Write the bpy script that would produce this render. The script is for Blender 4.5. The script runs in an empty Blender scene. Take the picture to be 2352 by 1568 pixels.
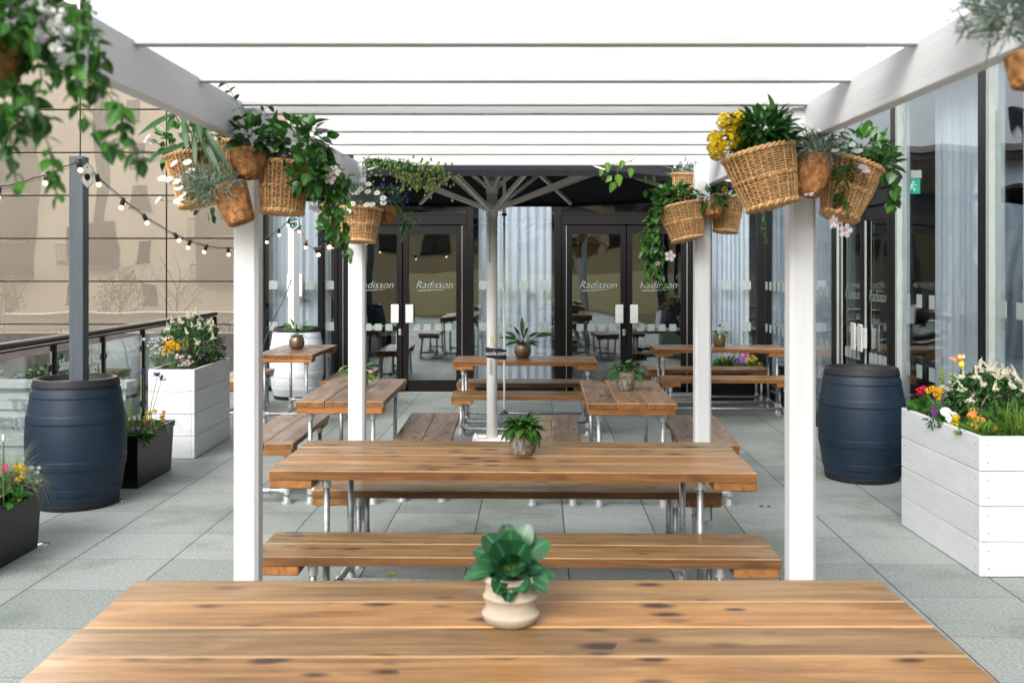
import bpy, bmesh, math, random
from mathutils import Vector, Matrix, Euler
rnd = random.Random(11)
PI = math.pi
sc = bpy.context.scene
C = sc.collection
R = math.radians

# ---------------------------------------------------------------- camera, sky, sun, exposure
F = 2388.0            # focal length in pixels of a 2352 px wide picture
TH = R(1.415)         # the camera looks this much to the left of the paving joints
CS, SN = math.cos(TH), math.sin(TH)
EYE = 1.8
cam = bpy.data.cameras.new("camera"); cam_o = bpy.data.objects.new("camera", cam); C.objects.link(cam_o)
cam_o.location = (0, 0, EYE); cam_o.rotation_euler = (PI / 2, 0, TH)
cam.sensor_width = 36; cam.lens = 36 * F / 2352; cam.shift_y = -181 / 2352
cam.clip_start = 0.05; cam.clip_end = 600
cam.dof.use_dof = True; cam.dof.focus_distance = 9.0; cam.dof.aperture_fstop = 4.0
sc.camera = cam_o

SUN = Vector((-0.42, -0.84, 0.52)).normalized()
w = bpy.data.worlds.new("World"); sc.world = w; w.use_nodes = True
nt = w.node_tree; bg = nt.nodes["Background"]
sky = nt.nodes.new("ShaderNodeTexSky"); sky.sky_type = 'NISHITA'; sky.sun_disc = False
sky.sun_elevation = math.asin(SUN.z); sky.sun_rotation = math.atan2(SUN.x, SUN.y)
sky.dust_density = 4.0; sky.air_density = 1.2
hs = nt.nodes.new("ShaderNodeHueSaturation"); hs.inputs["Saturation"].default_value = 0.22
nt.links.new(sky.outputs[0], hs.inputs["Color"]); nt.links.new(hs.outputs[0], bg.inputs[0])
bg.inputs[1].default_value = 0.15
sl = bpy.data.lights.new("sun", 'SUN'); sl.energy = 1.6; sl.angle = R(45); sl.color = (1, 0.98, 0.95)
so = bpy.data.objects.new("sun", sl); C.objects.link(so); so.rotation_euler = (-SUN).to_track_quat('-Z', 'Y').to_euler()
sc.view_settings.view_transform = 'Standard'; sc.view_settings.look = 'None'
sc.view_settings.exposure = 1.12; sc.view_settings.gamma = 1
sc.cycles.max_bounces = 10; sc.cycles.transparent_max_bounces = 24; sc.cycles.glossy_bounces = 4
sc.cycles.diffuse_bounces = 5; sc.cycles.caustics_reflective = False; sc.cycles.caustics_refractive = False
sc.cycles.use_denoising = True

# ---------------------------------------------------------------- places
def W(x, d):                       # metres right of and in front of the camera -> ground position
    return (x * CS - d * SN, x * SN + d * CS)
def P(px, py, d):                  # a point seen at (px, py) that stands d metres away
    x = (px - 1176) / F * d
    a, b = W(x, d)
    return Vector((a, b, EYE + (603 - py) / F * d))

# ---------------------------------------------------------------- mesh building
class MB:
    def __init__(s): s.v = []; s.f = []; s.m = []; s.a = []; s.e = set()
    def face(s, idx, m=0, a=0.5): s.f.append(idx); s.m.append(m); s.a.append(a)
    def poly(s, pts, m=0, a=0.5):
        n = len(s.v); s.v += [tuple(p) for p in pts]; s.face(tuple(range(n, n + len(pts))), m, a)
    def box(s, x0, x1, y0, y1, z0, z1, m=0, a=0.5, M=None):
        n = len(s.v); pts = [Vector((x, y, z)) for z in (z0, z1) for y in (y0, y1) for x in (x0, x1)]
        if M is not None: pts = [M @ p for p in pts]
        s.v += [tuple(p) for p in pts]
        for q in ((0, 2, 3, 1), (4, 5, 7, 6), (0, 1, 5, 4), (2, 6, 7, 3), (0, 4, 6, 2), (1, 3, 7, 5)):
            s.face(tuple(n + i for i in q), m, a)
    def cbox(s, x0, x1, y0, y1, z0, z1, c=.006, m=0, me=None, a=0.5, ms=None):   # chamfered box
        me = m if me is None else me; ms = m if ms is None else ms
        lo, hi = (x0, y0, z0), (x1, y1, z1); ix = {}
        for sx in (0, 1):
            for sy in (0, 1):
                for sz in (0, 1):
                    sg = (sx, sy, sz)
                    for ax in range(3):
                        p = []
                        for k in range(3):
                            b = hi[k] if sg[k] else lo[k]
                            if k != ax: b += -c if sg[k] else c
                            p.append(b)
                        ix[sg + (ax,)] = len(s.v); s.v.append(tuple(p))
        for ax in range(3):
            o = [k for k in range(3) if k != ax]
            for sg in (0, 1):
                q = []
                for a0, b0 in ((0, 0), (1, 0), (1, 1), (0, 1)):
                    t = [0, 0, 0]; t[ax] = sg; t[o[0]] = a0; t[o[1]] = b0
                    q.append(ix[tuple(t) + (ax,)])
                if (sg == 0) == (ax != 1): q = q[::-1]
                s.face(tuple(q), (m if (ax == 2 and sg) else ms), a)
        for ax in range(3):
            o = [k for k in range(3) if k != ax]
            for a0 in (0, 1):
                for b0 in (0, 1):
                    t0 = [0, 0, 0]; t0[o[0]] = a0; t0[o[1]] = b0; t1 = t0[:]; t1[ax] = 1
                    s.face((ix[tuple(t0) + (o[0],)], ix[tuple(t1) + (o[0],)], ix[tuple(t1) + (o[1],)], ix[tuple(t0) + (o[1],)]), me, a)
        for sx in (0, 1):
            for sy in (0, 1):
                for sz in (0, 1):
                    s.face(tuple(ix[(sx, sy, sz, k)] for k in range(3)), me, a)
    def tube(s, pts, r, n=8, m=0, a=0.5, cap=True):
        pts = [Vector(p) for p in pts]; rr = r if isinstance(r, (list, tuple)) else [r] * len(pts)
        base = len(s.v); prev = None
        for i, p in enumerate(pts):
            t = (pts[min(i + 1, len(pts) - 1)] - pts[max(i - 1, 0)]);
            if t.length < 1e-9: t = Vector((0, 0, 1))
            t.normalize()
            if prev is None:
                u = t.orthogonal().normalized()
            else:
                u = (prev - t * prev.dot(t))
                u = u.normalized() if u.length > 1e-6 else t.orthogonal().normalized()
            prev = u; v = t.cross(u)
            for k in range(n):
                an = 2 * PI * k / n
                s.v.append(tuple(p + (u * math.cos(an) + v * math.sin(an)) * rr[i]))
        for i in range(len(pts) - 1):
            for k in range(n):
                q = base + i * n
                s.face((q + k, q + (k + 1) % n, q + n + (k + 1) % n, q + n + k), m, a)
        if cap:
            s.face(tuple(base + k for k in range(n))[::-1], m, a)
            q = base + (len(pts) - 1) * n; s.face(tuple(q + k for k in range(n)), m, a)
    def lathe(s, prof, n=32, c=(0, 0, 0), m=0, a=0.5, fn=None, capb=False, capt=False, M=None):
        base = len(s.v)
        for i, (r, z) in enumerate(prof):
            for k in range(n):
                an = 2 * PI * k / n; rr = r if fn is None else r + fn(an, i)
                p = Vector((c[0] + rr * math.cos(an), c[1] + rr * math.sin(an), c[2] + z))
                if M is not None: p = M @ p
                s.v.append(tuple(p))
        for i in range(len(prof) - 1):
            for k in range(n):
                q = base + i * n
                s.face((q + k, q + (k + 1) % n, q + n + (k + 1) % n, q + n + k), m, a)
        if capb: s.face(tuple(base + k for k in range(n))[::-1], m, a)
        if capt:
            q = base + (len(prof) - 1) * n; s.face(tuple(q + k for k in range(n)), m, a)
    def blob(s, c, r, m=0, a=0.5, n=6, sq=1.0, M=None):
        prof = [(r * math.sin(PI * i / 4) + 1e-5, -r * sq * math.cos(PI * i / 4)) for i in range(5)]
        s.lathe(prof, n, c, m, a, M=M)
    def build(s, name, mats, parent=None, smooth=False, recalc=False):
        me = bpy.data.meshes.new(name); me.from_pydata(s.v, [], s.f)
        mats = mats if isinstance(mats, (list, tuple)) else [mats]
        for x in mats: me.materials.append(x)
        me.polygons.foreach_set("material_index", s.m)
        at = me.attributes.new("var", 'FLOAT', 'FACE'); at.data.foreach_set("value", s.a)
        if s.e:
            ea = me.attributes.new("edge", 'FLOAT', 'POINT'); ea.data.foreach_set("value", [0.0 if i in s.e else 1.0 for i in range(len(s.v))])
        if smooth: me.polygons.foreach_set("use_smooth", [True] * len(s.f))
        if recalc:
            b = bmesh.new(); b.from_mesh(me); bmesh.ops.recalc_face_normals(b, faces=b.faces); b.to_mesh(me); b.free()
        me.update()
        o = bpy.data.objects.new(name, me); C.objects.link(o)
        if parent: o.parent = parent
        return o

def tag(o, label=None, cat=None, group=None, kind=None):
    if label: o["label"] = label
    if cat: o["category"] = cat
    if group: o["group"] = group
    if kind: o["kind"] = kind
    return o
def thing(name, label, cat, loc=(0, 0, 0), rz=0, group=None):
    o = bpy.data.objects.new(name, None); C.objects.link(o); o.location = loc; o.rotation_euler = (0, 0, rz)
    o.empty_display_size = .1
    return tag(o, label, cat, group)
def struct(o): o["kind"] = "structure"; return o
def kids(o): return [c for c in bpy.data.objects if c.parent == o]
def dup(root, loc, rz, label, group=None):
    def cp(o, par):
        c = o.copy(); C.objects.link(c); c.parent = par
        for k in kids(o): cp(k, c)
        return c
    r = cp(root, None); r.location = loc; r.rotation_euler = (0, 0, rz); tag(r, label, None, group); return r
def text(name, body, size, mat, parent, loc, rot, ext=.0006, shear=0, align='CENTER', sx=1.0, thin=0):
    cu = bpy.data.curves.new(name, 'FONT'); cu.body = body; cu.size = size; cu.extrude = ext; cu.shear = shear
    cu.align_x = align; cu.align_y = 'CENTER'; cu.resolution_u = 3; cu.offset = -thin
    t = bpy.data.objects.new(name + "_curve", cu); C.objects.link(t)
    dg = bpy.context.evaluated_depsgraph_get(); me = bpy.data.meshes.new_from_object(t.evaluated_get(dg))
    bpy.data.objects.remove(t); bpy.data.curves.remove(cu)
    me.materials.clear(); me.materials.append(mat); me.name = name
    o = bpy.data.objects.new(name, me); C.objects.link(o); o.location = loc; o.rotation_euler = rot; o.scale = (sx, 1, 1)
    if parent: o.parent = parent
    return o

# ---------------------------------------------------------------- materials
def nodes(name):
    m = bpy.data.materials.new(name); m.use_nodes = True; t = m.node_tree
    return m, t, t.nodes["Principled BSDF"], t.nodes["Material Output"]
def N(t, k, **kw):
    n = t.nodes.new(k)
    for a, b in kw.items():
        if a in n.inputs: n.inputs[a].default_value = b
        else: setattr(n, a, b)
    return n
def ramp(t, src, stops):
    r = t.nodes.new("ShaderNodeValToRGB"); t.links.new(src, r.inputs[0]); e = r.color_ramp.elements
    while len(e) < len(stops): e.new(.5)
    for i, (p, c) in enumerate(stops): e[i].position = p; e[i].color = (*c, 1) if len(c) == 3 else c
    return r
def math_(t, op, a, b=None, clamp=False):
    n = t.nodes.new("ShaderNodeMath"); n.operation = op; n.use_clamp = clamp
    for i, x in enumerate((a, b)):
        if x is None: continue
        if isinstance(x, (int, float)): n.inputs[i].default_value = x
        else: t.links.new(x, n.inputs[i])
    return n.outputs[0]
def mixc(t, f, a, b, mode='MIX'):
    n = t.nodes.new("ShaderNodeMix"); n.data_type = 'RGBA'; n.blend_type = mode
    for s_, x in (("Factor", f), (6, a), (7, b)):
        i = n.inputs[0] if s_ == "Factor" else n.inputs[s_]
        if isinstance(x, (int, float)): i.default_value = x
        elif isinstance(x, tuple): i.default_value = (*x, 1) if len(x) == 3 else x
        else: t.links.new(x, i)
    return n.outputs[2]
def simple(name, col, rough=.5, metal=0, noise=.12, scale=8, bump=0, bscale=60, coat=0, stretch=(1, 1, 1), spec=.5, var=0.0):
    m, t, b, o = nodes(name)
    tc = N(t, "ShaderNodeTexCoord"); mp = N(t, "ShaderNodeMapping"); mp.inputs["Scale"].default_value = stretch
    t.links.new(tc.outputs["Object"], mp.inputs[0])
    nz = N(t, "ShaderNodeTexNoise", Scale=scale, Detail=5.0, Roughness=.6); t.links.new(mp.outputs[0], nz.inputs[0])
    lo = tuple(c * (1 - noise) for c in col); hi = tuple(min(1, c * (1 + noise)) for c in col)
    r = ramp(t, nz.outputs[0], [(.3, lo), (.7, hi)]); c = r.outputs[0]
    if var:
        at = N(t, "ShaderNodeAttribute", attribute_name="var")
        c = mixc(t, 1.0, c, ramp(t, at.outputs["Fac"], [(0, (1 - var,) * 3), (1, (1 + var,) * 3)]).outputs[0], 'MULTIPLY')
    t.links.new(c, b.inputs["Base Color"])
    b.inputs["Roughness"].default_value = rough; b.inputs["Metallic"].default_value = metal
    b.inputs["Coat Weight"].default_value = coat; b.inputs["Specular IOR Level"].default_value = spec
    if bump:
        n2 = N(t, "ShaderNodeTexNoise", Scale=bscale, Detail=4.0); t.links.new(mp.outputs[0], n2.inputs[0])
        bp = N(t, "ShaderNodeBump", Strength=bump, Distance=.01); t.links.new(n2.outputs[0], bp.inputs["Height"])
        t.links.new(bp.outputs[0], b.inputs["Normal"])
    return m
def wood(name, c1, c2, c3, knot=1.0, rough=.40, coat=.12, cross=False, saw=False):
    m, t, b, o = nodes(name)
    tc = N(t, "ShaderNodeTexCoord"); at = N(t, "ShaderNodeAttribute", attribute_name="var")
    oi = N(t, "ShaderNodeObjectInfo")
    off = math_(t, 'ADD', math_(t, 'MULTIPLY', at.outputs["Fac"], 61.0), math_(t, 'MULTIPLY', oi.outputs["Random"], 43.0))
    cx = N(t, "ShaderNodeCombineXYZ"); t.links.new(off, cx.inputs[0]); t.links.new(off, cx.inputs[2])
    ad = N(t, "ShaderNodeVectorMath", operation='ADD'); t.links.new(tc.outputs["Object"], ad.inputs[0]); t.links.new(cx.outputs[0], ad.inputs[1])
    def mp(s):
        if cross: s = (s[1], s[0], s[2])
        n = N(t, "ShaderNodeMapping"); n.inputs["Scale"].default_value = s; t.links.new(ad.outputs[0], n.inputs[0]); return n.outputs[0]
    warp = N(t, "ShaderNodeTexNoise", Scale=1.0, Detail=2.0); t.links.new(mp((2.2, 5, 5)), warp.inputs[0])
    g = N(t, "ShaderNodeTexNoise", Scale=1.0, Detail=8.0, Roughness=.75, Distortion=.9); t.links.new(mp((1.3, 22, 22)), g.inputs[0])
    big = N(t, "ShaderNodeTexNoise", Scale=1.0, Detail=3.0, Distortion=1.0); t.links.new(mp((1.8, 7, 7)), big.inputs[0])
    base = ramp(t, g.outputs[0], [(.34, c1), (.5, c2), (.66, c3)]).outputs[0]
    tone = ramp(t, big.outputs[0], [(.3, (.70, .68, .66)), (.5, (1, 1, 1)), (.72, (1.22, 1.16, 1.04))]).outputs[0]
    col = mixc(t, .85, base, tone, 'MULTIPLY')
    pl = ramp(t, at.outputs["Fac"], [(0, (.74, .78, .82)), (.5, (1, 1, 1)), (1, (1.2, 1.08, .94))]).outputs[0]
    col = mixc(t, 1.0, col, pl, 'MULTIPLY')
    if knot:
        vo = N(t, "ShaderNodeTexVoronoi", Scale=1.0); t.links.new(mp((6.0, 14, 14)), vo.inputs[0])
        wv = math_(t, 'ADD', vo.outputs["Distance"], math_(t, 'MULTIPLY', math_(t, 'SUBTRACT', warp.outputs[0], .5), .8))
        sel = N(t, "ShaderNodeSeparateColor"); t.links.new(vo.outputs["Color"], sel.inputs[0])
        wv = math_(t, 'DIVIDE', wv, math_(t, 'ADD', math_(t, 'MULTIPLY', sel.outputs[1], 1.0), .55))
        k = ramp(t, wv, [(.10, (1, 1, 1)), (.19, (.55, .55, .55)), (.30, (0, 0, 0))]).outputs[0]
        k2 = math_(t, 'MULTIPLY', k, math_(t, 'GREATER_THAN', sel.outputs[0], .48))
        k2 = math_(t, 'MULTIPLY', k2, knot, True)
        col = mixc(t, k2, col, (.05, .022, .012))
        d = N(t, "ShaderNodeTexNoise", Scale=1.0, Detail=5.0, Roughness=.7, Distortion=1.5); t.links.new(mp((5, 22, 22)), d.inputs[0])
        dk = ramp(t, d.outputs[0], [(.56, (0, 0, 0)), (.72, (.7, .7, .7))]).outputs[0]
        col = mixc(t, math_(t, 'MULTIPLY', dk, .36 * knot), col, (.06, .035, .025))
    if saw:
        wv = N(t, "ShaderNodeTexWave", Scale=1.0, Distortion=1.5, Detail=2.0); wv.bands_direction = 'DIAGONAL'
        t.links.new(mp((55, 55, 26)), wv.inputs[0])
        col = mixc(t, ramp(t, wv.outputs[0], [(.35, (0, 0, 0)), (.8, (.55, .55, .55))]).outputs[0], col, (.07, .028, .01))
    t.links.new(col, b.inputs["Base Color"]); b.inputs["Roughness"].default_value = rough
    b.inputs["Coat Weight"].default_value = coat; b.inputs["Coat Roughness"].default_value = .2; b.inputs["Specular IOR Level"].default_value = .3
    rr = ramp(t, big.outputs[0], [(.3, (rough + .14,) * 3), (.7, (rough - .04,) * 3)]).outputs[0]; t.links.new(rr, b.inputs["Roughness"])
    bp = N(t, "ShaderNodeBump", Strength=.18, Distance=.004); t.links.new(g.outputs[0], bp.inputs["Height"]); t.links.new(bp.outputs[0], b.inputs["Normal"])
    return m
def glass(name, tint=(.92, .955, .975), extra=.10, wave=.02, rough=0.0):
    m, t, b, o = nodes(name); t.nodes.remove(b)
    tr = N(t, "ShaderNodeBsdfTransparent"); tr.inputs[0].default_value = (*tint, 1)
    gl = N(t, "ShaderNodeBsdfGlossy", Roughness=rough); gl.inputs[0].default_value = (.93, .97, 1, 1)
    lw = N(t, "ShaderNodeLayerWeight", Blend=.5)
    tc = N(t, "ShaderNodeTexCoord"); nz = N(t, "ShaderNodeTexNoise", Scale=1.3, Detail=1.0); t.links.new(tc.outputs["Object"], nz.inputs[0])
    bp = N(t, "ShaderNodeBump", Strength=wave, Distance=.3); t.links.new(nz.outputs[0], bp.inputs["Height"]); t.links.new(bp.outputs[0], gl.inputs["Normal"])
    f = math_(t, 'ADD', math_(t, 'MULTIPLY', math_(t, 'POWER', lw.outputs["Facing"], 5.0), .9), .03 + extra, True)
    mx = N(t, "ShaderNodeMixShader"); t.links.new(f, mx.inputs[0]); t.links.new(tr.outputs[0], mx.inputs[1]); t.links.new(gl.outputs[0], mx.inputs[2])
    t.links.new(mx.outputs[0], o.inputs[0]); return m
def leafmat(name, lo, hi, rough=.38, trans=.25, vein=0.0, petal=False):
    m, t, b, o = nodes(name)
    at = N(t, "ShaderNodeAttribute", attribute_name="var"); oi = N(t, "ShaderNodeTexCoord")
    nz = N(t, "ShaderNodeTexNoise", Scale=30.0, Detail=3.0); t.links.new(oi.outputs["Object"], nz.inputs[0])
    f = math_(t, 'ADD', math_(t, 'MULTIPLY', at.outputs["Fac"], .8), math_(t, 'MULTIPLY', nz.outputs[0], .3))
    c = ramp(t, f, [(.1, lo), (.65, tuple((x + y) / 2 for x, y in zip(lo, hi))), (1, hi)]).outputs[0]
    if vein:
        wv = N(t, "ShaderNodeTexWave", Scale=vein, Distortion=3.0, Detail=1.0); t.links.new(oi.outputs["Object"], wv.inputs[0])
        c = mixc(t, math_(t, 'MULTIPLY', wv.outputs[0], .7), c, tuple(x * .22 for x in lo))
    ed = N(t, "ShaderNodeAttribute", attribute_name="edge")
    if not petal:
        k_ = ramp(t, ed.outputs["Fac"], [(0, (.55, .55, .55)), (.16, (.06, .06, .06)), (.25, (0, 0, 0))]).outputs[0]; c = mixc(t, k_, c, tuple(min(1, x * 1.9 + .02) for x in hi))
    t.links.new(c, b.inputs["Base Color"]); b.inputs["Roughness"].default_value = rough
    tl = N(t, "ShaderNodeBsdfTranslucent"); t.links.new(c, tl.inputs[0])
    mx = N(t, "ShaderNodeMixShader"); mx.inputs[0].default_value = trans
    t.links.new(b.outputs[0], mx.inputs[1]); t.links.new(tl.outputs[0], mx.inputs[2]); t.links.new(mx.outputs[0], o.inputs[0])
    return m
def emis(name, col, s):
    m, t, b, o = nodes(name); b.inputs["Base Color"].default_value = (*col, 1)
    b.inputs["Emission Color"].default_value = (*col, 1); b.inputs["Emission Strength"].default_value = s; return m

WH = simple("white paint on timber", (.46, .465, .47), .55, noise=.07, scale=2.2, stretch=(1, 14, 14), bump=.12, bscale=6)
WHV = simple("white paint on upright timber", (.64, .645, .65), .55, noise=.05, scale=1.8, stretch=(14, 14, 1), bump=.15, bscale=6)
WHB = simple("whitewashed planter boards", (.71, .725, .74), .55, noise=.05, scale=2, stretch=(2, 2, 10), bump=.2, bscale=10, var=.04)
WOOD = wood("varnished pine planks", (.17, .086, .034), (.32, .176, .068), (.45, .27, .115))
WOODE = wood("pale pine arris", (.38, .23, .11), (.48, .30, .15), (.56, .38, .20), knot=0)  # lighter tone on the chamfered plank edges
WOODS = wood("sawn stained pine edge", (.14, .06, .02), (.26, .118, .04), (.36, .18, .07), knot=.5, saw=True)
WOODC = wood("stained pine batten", (.20, .08, .025), (.32, .14, .042), (.40, .19, .07), knot=.4, cross=True)
GREYW = wood("sky greyed pine planks", (.13, .075, .045), (.22, .137, .085), (.31, .205, .135), rough=.42)  # grey of the sky reflected at grazing angle, put into the wood colour
GALV = simple("galvanised steel", (.40, .42, .43), .5, .85, noise=.25, scale=25, bump=.1, bscale=90)
ALU = simple("cast aluminium fitting", (.60, .61, .62), .42, .75, noise=.12, scale=40, bump=.2, bscale=120)
NAVY = simple("matt navy barrel plastic", (.009, .022, .040), .5, noise=.3, scale=3, bump=.1, bscale=40, stretch=(1, 1, .4), spec=.35)
BAND = simple("charcoal barrel band", (.018, .017, .019), .6, noise=.15, scale=6, bump=.1, spec=.3)
BARW = simple("white barrel plastic", (.68, .70, .74), .45, noise=.05, scale=3, bump=.05)
LIDM = simple("wet grey barrel lid", (.10, .10, .11), .25, noise=.5, scale=7, bump=.1)
FRAME = simple("black window frame", (.0055, .005, .005), .38, noise=.2, scale=5, spec=.18)
FRAMEL = simple("grey glazing gasket", (.30, .33, .31), .4, noise=.1)
GLASS = glass("window glass", extra=.09)
GLASSD = glass("door glass", (.74, .78, .76), .17, .012)
GLASSR = glass("railing glass", (.82, .86, .85), .05, .004)
CURT = simple("sheer white curtain", (.74, .78, .84), .9, noise=.05, scale=3)
DOT = simple("frosted marker square", (.25, .29, .28), .6, noise=.04)
POSTG = simple("slate grey painted post", (.060, .075, .088), .55, noise=.15, scale=4, stretch=(8, 8, 1), bump=.15, bscale=12)
BLK = simple("black planter fibreglass", (.006, .0065, .007), .25, noise=.3, scale=3, spec=.35)
RAILM = simple("black powder coated rail", (.005, .005, .006), .35, noise=.2, spec=.15)
SOIL = simple("dark bark mulch", (.035, .022, .015), .95, noise=.6, scale=60, bump=1, bscale=90)
COIR = simple("brown coir pot", (.40, .19, .075), 1.0, noise=.6, scale=45, bump=1.0, bscale=160, spec=.1)
WICK = simple("honey wicker", (.60, .36, .155), .5, noise=.3, scale=35, var=.38)
WICKD = simple("dark basket lining", (.05, .025, .012), .9)
PARAW = simple("cream powder coated aluminium", (.87, .86, .83), .5, noise=.03, scale=3)
CANO = simple("charcoal parasol fabric", (.016, .017, .021), .9, noise=.2, scale=6, bump=.1, spec=.1)
PLASB = simple("black plastic", (.012, .012, .012), .4)
WHITE = simple("white lettering", (.80, .81, .80), .6, noise=.01)
LETG = simple("pale etched lettering", (.20, .23, .22), .5, noise=.01)
TEAL = simple("teal enamel sign", (.012, .10, .13), .4, noise=.05)
G = lambda n, a, b, **k: leafmat(n, a, b, **k)
LG = G("glossy green leaf", (.010, .055, .010), (.075, .23, .030), rough=.28)
LD = G("dark green leaf", (.008, .042, .010), (.045, .16, .030), rough=.42)
LB = G("bright green leaf", (.035, .12, .012), (.17, .34, .040), rough=.34, trans=.35)
LY = G("yellow green leaf", (.16, .25, .04), (.42, .50, .16), rough=.5, trans=.35)
LS = G("silver green leaf", (.09, .15, .105), (.30, .38, .30), rough=.8)
LP = G("glossy blue green leaf", (.005, .036, .014), (.035, .15, .055), rough=.36, trans=.08)
LC = G("patterned calathea leaf", (.030, .13, .020), (.11, .27, .05), rough=.36, vein=16)
GRS = G("thin grass blade", (.06, .16, .015), (.26, .42, .07), rough=.5, trans=.4)
GRP = G("pale feathery grass", (.20, .25, .15), (.48, .52, .36), rough=.6, trans=.4)
STEM = simple("green stem", (.07, .15, .03), .6)
STEMB = simple("brown stem", (.10, .06, .03), .8)
def flo(n, c, tr=.3): return leafmat(n, tuple(x * .75 for x in c), tuple(min(.95, x * 1.12) for x in c), rough=.6, trans=tr, petal=True)
FYE = flo("yellow petal", (.85, .62, .01)); FOY = flo("golden petal", (.85, .48, .01)); FWH = flo("white petal", (.82, .82, .80))
FCR = flo("cream flower", (.78, .74, .58)); FPI = flo("pink petal", (.84, .70, .74)); FMA = flo("magenta petal", (.62, .03, .18))
FPU = flo("purple petal", (.33, .07, .45)); FBL = flo("blue petal", (.10, .10, .50)); FOR = flo("orange petal", (.80, .25, .08))
FLB = flo("lavender petal", (.10, .08, .28)); FRE = flo("crimson petal", (.60, .008, .08)); FGY = flo("lime bracts", (.30, .42, .04))
FEY = simple("flower eye", (.10, .03, .02), .8)

# ================================================================ SETTING
def paving():
    m, t, b, o = nodes("granite paving slabs")
    tc = N(t, "ShaderNodeTexCoord"); sp = N(t, "ShaderNodeSeparateXYZ"); t.links.new(tc.outputs["Object"], sp.inputs[0])
    def cell(s, off):
        return math_(t, 'DIVIDE', math_(t, 'SUBTRACT', s, off), .6)
    ux, uy = cell(sp.outputs[0], .18), cell(sp.outputs[1], .26)
    def line(u, half):
        f = math_(t, 'FRACT', u); d = math_(t, 'MINIMUM', f, math_(t, 'SUBTRACT', 1.0, f)); return math_(t, 'LESS_THAN', d, half / .6)
    jx, jy = line(ux, .0038), line(uy, .0020)
    cb = N(t, "ShaderNodeCombineXYZ"); t.links.new(math_(t, 'FLOOR', ux), cb.inputs[0]); t.links.new(math_(t, 'FLOOR', uy), cb.inputs[1])
    wn = N(t, "ShaderNodeTexWhiteNoise"); t.links.new(cb.outputs[0], wn.inputs[0])
    n1 = N(t, "ShaderNodeTexNoise", Scale=55.0, Detail=4.0, Roughness=.75); t.links.new(tc.outputs["Object"], n1.inputs[0])
    n2 = N(t, "ShaderNodeTexNoise", Scale=1.1, Detail=5.0, Roughness=.65); t.links.new(tc.outputs["Object"], n2.inputs[0])
    n3 = N(t, "ShaderNodeTexNoise", Scale=160.0, Detail=2.0); t.links.new(tc.outputs["Object"], n3.inputs[0])
    c = ramp(t, n1.outputs[0], [(.28, (.19, .21, .195)), (.5, (.355, .378, .36)), (.75, (.48, .50, .485))]).outputs[0]
    c = mixc(t, 1.0, c, ramp(t, n3.outputs[0], [(.35, (.62, .64, .63)), (.5, (1, 1, 1)), (.66, (1.12, 1.12, 1.12))]).outputs[0], 'MULTIPLY')
    c = mixc(t, 1.0, c, ramp(t, n2.outputs[0], [(.34, (.66, .72, .66)), (.52, (1.04, 1.04, 1.04))]).outputs[0], 'MULTIPLY')
    c = mixc(t, 1.0, c, ramp(t, wn.outputs[0], [(0, (.80, .83, .81)), (1, (1.12, 1.11, 1.11))]).outputs[0], 'MULTIPLY')
    c = mixc(t, jy, c, (.05, .055, .05)); c = mixc(t, jx, c, (.016, .018, .02))
    t.links.new(c, b.inputs["Base Color"]); b.inputs["Roughness"].default_value = .62
    bp = N(t, "ShaderNodeBump", Strength=.35, Distance=.003); t.links.new(n1.outputs[0], bp.inputs["Height"]); t.links.new(bp.outputs[0], b.inputs["Normal"])
    return m
WX = 3.09      # glazed side wall
WY = 14.35     # glazed back wall
EX = -4.62     # terrace edge
f = MB(); f.box(EX - .12, WX + .02, -8.2, WY + .02, -.35, 0)
struct(f.build("terrace_paving", paving()))
f = MB(); f.poly([(-300, -300, -3.5), (300, -300, -3.5), (300, 300, -3.5), (-300, 300, -3.5)])
struct(f.build("ground", simple("street asphalt", (.09, .09, .09), .8, noise=.3, scale=.8)))
f = MB()
for i in range(900):
    x = EX + .1 + rnd.random() * .10; y = 10.9 + rnd.random() * 3.3
    f.blob((x, y, .008), .012 + .01 * rnd.random(), 0, rnd.random(), 5, .6)
tag(f.build("gravel", simple("grey gravel", (.24, .24, .25), .9, noise=.6, scale=20, var=.5)), kind="stuff", label="loose grey gravel along the terrace edge", cat="gravel")
CAPM = simple("steel floor disc", (.5, .52, .53), .25, .9)
f = MB(); leaf_p = P(895, 1322, F * EYE / (1322 - 603)); f.poly([(-.03, 0, .003), (-.01, .012, .012), (.02, .010, .018), (.035, 0, .006), (.012, -.012, .004), (-.012, -.012, .003)])
o = f.build("fallen_leaf", simple("yellow green fallen leaf", (.22, .26, .05), .6)); o.location = (leaf_p.x, leaf_p.y, .001); tag(o, "small curled fallen leaf on the paving under the near middle bench", "leaf")
caps = [(100, 1251, "beside the foot of the front left black planter"), (276, 1151, "beside the base of the left navy barrel"), (1757, 1163, "to the right of the middle tables"),
        (1027, 950.5, "behind the left middle bench"), (1212, 951.5, "behind the parasol pole")]
for px, py, wh in caps:
    d = F * EYE / (py - 603); p = P(px, py, d); f = MB()
    f.lathe([(.001, .012), (.022, .011), (.026, .008), (.036, .006), (.042, 0)], 20)
    o = f.build("floor_light", CAPM, smooth=True); o.location = (p.x, p.y, .002); tag(o, "small round steel floor light " + wh, "floor light", "steel floor lights set in the paving")

# ---------------------------------------------------------------- glass-fronted building (two walls meeting in a corner)
bld = thing("glass_building", "dark framed glazed building wrapping the right and back of the terrace", "building", (WX, WY, 0))
def bpart(mb, name, mat, par=None, **k):
    o = mb.build(name, mat, par or bld, **k)
    if not par: o.location = -Vector(bld.location)
    return o
HT = 2.32; TOP = 3.30
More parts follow.
